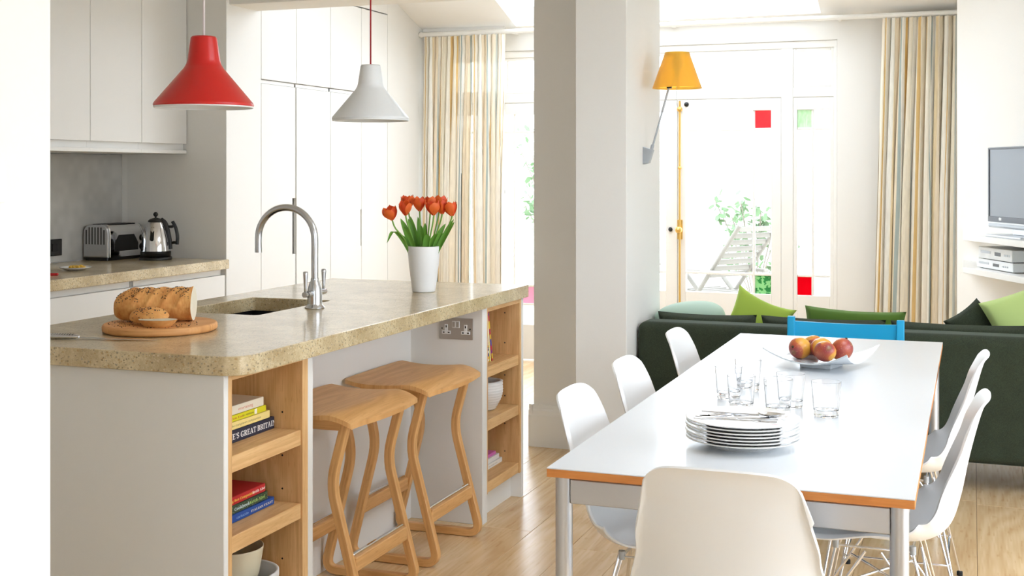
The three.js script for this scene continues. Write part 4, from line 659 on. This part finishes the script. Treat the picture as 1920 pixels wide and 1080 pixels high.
// ---------- table ware ----------
{
  const px = -.53, pz = -3.06, prof = [[0, .003], [.075, .003], [.078, 0], [.083, 0], [.085, .004], [.095, .007], [.132, .0195], [.1385, .021], [.139, .0225], [.136, .024], [.1, .0135], [.09, .0095], [0, .0085]], lg = lathe(prof, 72), n = 7;
  const words = ['bottom', 'second', 'third', 'fourth', 'fifth', 'sixth', 'top'];
  for (let k = 0; k < n; k++) { const o = thing('dinner_plate', k === n - 1 ? 'top white dinner plate in the stack, carrying the cutlery' : k ? `white dinner plate, ${words[k]} from the bottom of the stack` : 'bottom white dinner plate of the stack, on the table', 'plate', [px + [0, .001, -.001, .0015, -.001, .001, 0][k], TY + k * .0078, pz + [0, -.001, .001, 0, .001, -.001, 0][k]], 0, 'stacked dinner plates'); mesh('plate', lg, M.china, o); }
  const y = TY + 6 * .0078 + .0215;
  const handle = (x0, x1, w0, w1) => prism([[x0, -w0], [x0 + .02, -w0 * 1.15], [x1, -w1], [x1, w1], [x0 + .02, w0 * 1.15], [x0, w0]], 0, .0032, 'xz', .0011);
  const kinds = { fork: g => { mesh('handle', handle(-.1, .03, .007, .0035), M.chrome, g); const h = [prism([[.03, -.0035], [.05, -.011], [.062, -.012], [.062, .012], [.05, .011], [.03, .0035]], .0005, .0028, 'xz', .0008)]; for (let k = 0; k < 4; k++) h.push(box(.06, .1, .0008, .0028, -.0115 + k * .0066, -.0082 + k * .0066, .0008)); mesh('tines', h, M.chrome, g); }, knife: g => { mesh('handle', handle(-.105, .0, .0075, .006), M.chrome, g); mesh('blade', prism([[0, -.006], [.02, -.009], [.09, -.009], [.11, .002], [.1, .006], [0, .006]], .0008, .0022, 'xz', .0005), M.chrome, g); }, spoon: g => { mesh('handle', handle(-.1, .04, .007, .003), M.chrome, g); mesh('bowl', at(geo(new THREE.SphereGeometry(.02, 20, 10, 0, 6.2832, 1.75, 1.39).scale(1.5, .45, 1)), .066, .008, 0), M.chrome, g); } };
  const put = (kind, label, x, z, turn, dy) => { const g = thing('table_' + kind, label, kind, [px + x, y + dy, pz + z], turn, 'cutlery on the stacked plates'); kinds[kind](g); };
  put('knife', 'steel table knife crossing the plates with its handle toward the kitchen', -.005, -.01, .42, .0, 0); put('fork', 'steel table fork beside the knife on the top plate', -.012, .018, .12, .0); put('fork', 'steel table fork lying across another fork on the plates', .008, .035, .3, .0038); put('spoon', 'steel spoon lying over the forks on the plates', .0, .002, -.02, .0078); put('knife', 'steel table knife under the spoon on the plates', .01, -.028, .6, .0038); put('fork', 'steel table fork nearest the rim of the top plate', -.01, .05, .08, .0);
}
{
  const lg = lathe([[0, 0], [.0305, 0], [.0325, .002], [.0335, .006], [.0405, .0955], [.04, .0965], [.039, .0955], [.033, .022], [.03, .019], [0, .0185]], 48), spots = [[-.677, -3.667], [-.645, -3.82], [-.613, -3.514], [-.507, -3.495], [-.487, -3.6], [-.377, -3.495]];
  const lab = ['clear tumbler closest to the kitchen side edge of the table', 'clear tumbler furthest from the plates, behind the kitchen side pair', 'clear tumbler directly behind the stack of plates', 'clear tumbler behind the cutlery, overlapping another', 'clear tumbler tucked behind the one by the cutlery', 'clear tumbler standing on its own, nearest the window side of the table'];
  spots.forEach(([x, z], k) => { const g = thing('drinking_glass', lab[k], 'glass', [x, TY + .0005, z], 0, 'tumblers on the dining table'); mesh('tumbler', lg, M.glass, g); });
}
{ // square dish of mangoes
  const cx = -.49, cz = -4.39, g = thing('fruit_dish', 'square white dish with swept up corners holding mangoes', 'dish', [cx, TY, cz], -.28), R = .15;
  const f = (u, v, t) => { const a = u * 2 - 1, b = v * 2 - 1, k = .8 + .2 * Math.max(Math.abs(a), Math.abs(b)), rr = (a * a + b * b) / 2, c = Math.abs(a * b); return [a * R * (1 - .1 * (1 - a * a) * b * b * 0 - .1 * (1 - b * b)), .014 + .02 * rr + .034 * c * c + t, b * R * (1 - .1 * (1 - a * a))]; };
  const N = 28, side = (i) => surf((u, v) => { const q = [[u, 0], [1, u], [1 - u, 1], [0, 1 - u]][i]; return f(q[0], q[1], v ? .004 : -.001); }, N, 1);
  mesh('dish', [surf((u, v) => f(u, v, .004), N, N, true), surf((u, v) => f(u, v, -.001), N, N), side(0), side(1), side(2), side(3)], M.dish, g);
  mesh('foot', prism([[-.055, -.055], [.055, -.055], [.055, .055], [-.055, .055]], 0, .016, 'xz', .003), M.dish, g);
  const fruit = (label, x, y, z, rot, s) => { const o = thing('mango', label, 'fruit', [x, TY + y, z], rot[0], 'mangoes in the square dish'); const b = new THREE.SphereGeometry(.037 * s, 32, 22); b.scale(1.12, .98, .95); const p = b.attributes.position; for (let i = 0; i < p.count; i++) { const X = p.getX(i) / .04; p.setY(i, p.getY(i) * (1 + .06 * X)); p.setZ(i, p.getZ(i) * (1 + .05 * X)); } b.computeVertexNormals(); const m = mesh('skin', at(geo(b), 0, 0, 0, 0, rot[1], rot[2]), M.mango, o); mesh('stalk', at(lathe([[0, .004], [.003, .003], [.005, 0], [0, -.002]], 10), Math.cos(rot[2]) * .0412 * s, Math.sin(rot[2]) * .0412 * s, 0, 0, 0, rot[2] - 1.57), M.stemBrown, o); };
  fruit('brownish orange mango showing its stalk end, nearest the kitchen', -.563, .058, -4.405, [-2.1, .3, .2], 1.03); fruit('rosy mango at the back of the dish', -.53, .06, -4.48, [.4, .8, .5], .95);
  fruit('green flushed mango behind the yellow one', -.493, .06, -4.415, [1.2, 1.4, .3], 1.0); fruit('bright yellow and red mango at the front of the dish', -.472, .058, -4.35, [2.4, 2.6, .1], .98); fruit('dark red mango with an upturned stalk end', -.422, .06, -4.40, [.2, .4, 1.2], 1.0);
}
// ---------- sofa ----------
const rbox = (x0, x1, y0, y1, z0, z1, r) => { const g = new RoundedBoxGeometry(x1 - x0, y1 - y0, z1 - z0, 5, r); g.translate((x0 + x1) / 2, (y0 + y1) / 2, (z0 + z1) / 2); return boxUV(geo(g), 0); };
{
  const zb = -5.8, g = thing('sofa', 'dark green wool sofa with its back to the dining table', 'sofa', [-.36, 0, zb]);
  mesh('back', rbox(-1.155, .78, .13, .693, -.19, 0, .045), M.sofa, g);
  mesh('base', rbox(-1.15, .775, .13, .3, -.93, -.16, .03), M.sofa, g);
  mesh('arm', rbox(-1.155, -.99, .13, .58, -.95, -.15, .045), M.sofa, g); mesh('arm', rbox(.615, .78, .13, .58, -.95, -.15, .045), M.sofa, g);
  for (const s of [-1, 1]) { mesh('seat_cushion', rbox(s < 0 ? -.985 : -.185, s < 0 ? -.195 : .61, .3, .44, -.94, -.2, .04), M.sofa, g); }
  for (const [xa, xb] of [[-1.11, -.62], [-.6, -.02], [.0, .6]]) { const q = pillow(xb - xa, .3, .13, .06, 24, .3); at(q, (xa + xb) / 2, .57, -.262, 0, .06); mesh('back_cushion', boxUV(q, 0), M.sofa, g); }
  for (const [x, z] of [[-1.08, -.08], [.7, -.08], [-1.08, -.86], [.7, -.86]]) mesh('leg', rod([x, 0, z], [x, .135, z], .02, 14), M.steel, g);
}
{
  const cush = (label, mat, pos, w, h, d, rot, pinch = .1) => { const o = thing('cushion', label, 'cushion', pos, rot[0], 'cushions on the green sofa'); mesh('cover', at(boxUV(pillow(w, h, d, pinch, 30, .33), 0), 0, 0, 0, 0, rot[1], rot[2]), mat, o); const e = []; return o; };
  const paleWool = phys({ color: '#a9bfae', roughness: 1, sheen: .6, sheenColor: new THREE.Color('#e0ece2') });
  { const o = thing('cushion', 'pale grey-green cushion piled over the sofa arm by the pier', 'cushion', [-1.345, .582, -6.22], .1, 'cushions on the green sofa');
    const b = new THREE.SphereGeometry(1, 36, 24), p = b.attributes.position; for (let i = 0; i < p.count; i++) { const x = p.getX(i), y = p.getY(i), z = p.getZ(i), q = t => Math.sign(t) * Math.pow(Math.abs(t), .82); p.setXYZ(i, q(x) * .18, .08 + (y > 0 ? q(y) * (.092 + .022 * x) : q(y) * .078), q(z) * .15); } b.computeVertexNormals(); mesh('cover', boxUV(geo(b), 0), paleWool, o); }
  cush('bright lime cushion with crumpled corners', M.cushLime, [-1.03, .63, -6.27], .31, .34, .12, [.15, -.25, -.42], .16);
  cush('mid green cushion behind the blue chair', M.cushGreen, [-.545, .58, -6.26], .48, .33, .14, [0, -.12, -.03], .08);
  cush('small dark green cushion near the pale lime one', M.sofa, [.03, .63, -6.34], .2, .3, .12, [.3, -.2, .6], .08);
  cush('large pale lime cushion by the television wall', M.cushPale, [.3, .68, -6.28], .42, .42, .16, [.1, -.15, .4], .08);
}
// ---------- television corner ----------
{
  const phi = -Math.atan2(.914, .407), O = [-.09, 0, -8.07];
  const put = (s, y, dep) => [O[0] + .407 * s - .914 * dep, y, O[2] + .914 * s + .407 * dep];
  const shelf = (label, y) => { const g = thing('wall_shelf', label, 'shelf', [O[0], y, O[2]], phi, 'white shelves on the angled wall'); mesh('board', prism([[.087, .002], [1.95, .002], [1.95, .26], [.683, .26]], -.033, 0, 'xz', .0015), M.gloss, g); };
  shelf('white wall shelf carrying the television', 1.066); shelf('white wall shelf carrying the disc players', .885);
  const tv = thing('television', 'silver framed flat television on the white shelf', 'television', put(.742, 1.066, .15), phi);
  mesh('casing', box(0, .7, .042, .482, -.05, .0, .008), std({ color: '#d9dcde', roughness: .35, metalness: .3 }), tv);
  mesh('bezel', [box(.02, .68, .468, .478, .0005, .006, .002), box(.02, .68, .075, .105, .0005, .006, .002), box(.02, .034, .105, .468, .0005, .006, .002), box(.666, .68, .105, .468, .0005, .006, .002)], std({ color: '#4c525b', roughness: .4 }), tv);
  mesh('screen', box(.034, .666, .105, .468, .0005, .002, 0), std({ color: '#6d747c', roughness: .3 }), tv);
  mesh('emblem', [at(lathe([[0, .001], [.008, .001], [.008, 0]], 16), .16, .092, .006, 0, 1.57), box(.166, .182, .085, .099, .006, .0068, .0003)], M.white, tv, 'small white emblem');
  mesh('speaker_bar', box(.03, .67, .05, .066, 0, .008, .003), M.lampGrey, tv);
  mesh('stand', [box(.15, .55, 0, .012, -.13, .08, .005), box(.28, .42, .012, .06, -.035, -.008, .004)], std({ color: '#cfd3d6', roughness: .3, metalness: .3 }), tv);
  const player = (label, s, y, h, w) => { const g = thing('disc_player', label, 'player', put(s, y, .2), phi, 'disc players'); mesh('case', box(0, w, .004, h, -.18, 0, .003), M.white, g); mesh('disc_tray', box(.03, .15, h * .5, h * .72, 0, .0015, .0005), M.lampGrey, g); mesh('display', box(.2, .27, h * .4, h * .7, 0, .0015, .0005), M.black, g); for (let k = 0; k < 3; k++) mesh('button', box(.31 + k * .025, .325 + k * .025, h * .45, h * .6, 0, .002, .0005), M.lampGrey, g); for (const x of [.03, w - .03]) mesh('foot', box(x - .012, x + .012, 0, .004, -.1, -.02, 0), M.rubber, g); };
  player('white disc player resting on the lower white shelf', .72, .885, .052, .43); player('white disc player stacked on top of the other one', .74, .937, .066, .4);
}
// ---------- wall lamp ----------
{
  const X = -1.5217, g = thing('wall_lamp', 'wall lamp with a yellow cone shade on a thin grey arm', 'lamp', [X, 1.485, -5.97]);
  mesh('bracket', prism([[0, -.035], [.03, -.03], [.05, .035], [.002, .05], [0, .05]], -.02, .02, 'xy', .003), M.lampGrey, g);
  mesh('arm', [rod([.036, .02, 0], [.046, .06, 0], .0085, 12), rod([.045, .05, 0], [.128, .343, 0], .0048, 10)], M.lampGrey, g);
  const c = [.168, .335, 0];
  const sh = mesh('shade', at(lathe([[.121, 0], [.059, .175]], 56), ...c), M.shade, g); mesh('joint', box(.118, .14, .335, .346, -.012, .012, .002), M.black, g);
  mesh('shade_frame', [rod([.14, .342, 0], [.168, .41, 0], .003, 8), rod([.168, .4, 0], [.168, .5, 0], .012, 14), rod([.11, .505, 0], [.226, .505, 0], .0022, 6), rod([.168, .505, -.058], [.168, .505, .058], .0022, 6)], M.lampGrey, g);
  mesh('bulb', ball(.168, .455, 0, .028, 1.2), M.china, g); mesh('pull_cord', rod([.17, .4, .02], [.17, .25, .02], .001, 5), M.lampGrey, g);
}
// ---------- curtains ----------
function curtainMesh(name, parent, x0, x1, xb0, xb1, yt, yb, z, folds, seed) {
  const r = rng(seed), n = folds * 2 + 4, off = [], am = [], sw = []; for (let k = 0; k < n; k++) { off.push((r() - .5) * .55); am.push(.55 + r() * .75); sw.push((r() - .5) * 1.2); }
  const pick = (a, k) => { const i = Math.floor(k), f = k - i; return a[i] * (1 - f) + a[i + 1] * f; };
  const fabric = (x1 - x0) * 2.1, nu = folds * 20, nv = 70;
  return mesh(name, surf((u, v) => {
    const d = v * (yt - yb), k = u * folds, low = Math.min(1, Math.max(0, (d - .1) / 1.1)), head = d < .11 ? 1 : 0, pin = Math.exp(-(((d - .11) / .05) ** 2));
    const o = pick(off, k), a = pick(am, k), w = pick(sw, k + 1), ph = k + o * low + .12 * low * w * Math.sin(d * 1.7 + w * 4);
    const s1 = Math.abs(Math.sin(ph * 3.1416)), s2 = Math.abs(Math.sin(ph * 6.2832 + w)), wave = Math.pow(s1, .6) * (.5 + .7 * a) + .35 * Math.pow(s2, .6) - .8;
    const amp = (.035 + .035 * low) * (1 - .35 * pin), xa = x0 + (xb0 - x0) * v, xz = x1 + (xb1 - x1) * v;
    return [xa + (xz - xa) * u + (.018 * low * Math.cos(ph * 12.566 + w) + .004 * (1 - low) * Math.cos(ph * 12.566)) * Math.min(1, Math.min(u, 1 - u) * 8), yt - d + (head ? .004 * Math.cos(k * 12.566) : 0), z + amp * wave, u * fabric, d];
  }, nu, nv), M.curtain, parent);
}
{
  const z = -8.6, R = thing('curtain_rail', 'long white curtain rail above the glazed rear doors', 'rail', [0, 2.452, z]);
  mesh('pole', rod([-3.925, 0, 0], [-.06, 0, 0], .017, 16), M.gloss, R); for (const x of [-3.2, -2.0, -.85]) mesh('rail_bracket', box(x - .012, x + .012, -.012, .012, -.15, 0, .002), M.gloss, R); mesh('finial', ball(-3.925, 0, 0, .022), M.gloss, R);
  struct('trim_6', box(-3.93, -3.27, 2.478, 2.515, -8.75, -8.64, .003), M.ceiling);
  const a = thing('curtain', 'striped cream and gold curtain hanging against the white tall cupboards', 'curtain', [0, 0, 0], 0, 'striped pinch pleat curtains'); curtainMesh('fabric', a, -3.905, -3.51, -3.915, -3.53, 2.432, .02, z, 8, 3);
  const b = thing('curtain', 'striped cream and gold curtain beyond the tulips, beside the bright gap', 'curtain', [0, 0, 0], 0, 'striped pinch pleat curtains'); curtainMesh('fabric', b, -3.505, -3.245, -3.475, -3.26, 2.432, .02, z + .01, 5, 8);
  const c = thing('curtain', 'striped cream and gold curtain between the glazed doors and the television wall', 'curtain', [0, 0, 0], 0, 'striped pinch pleat curtains'); curtainMesh('fabric', c, -.565, -.07, -.63, -.09, 2.432, .02, z, 9, 14);
}
renderer.render(scene, camera);
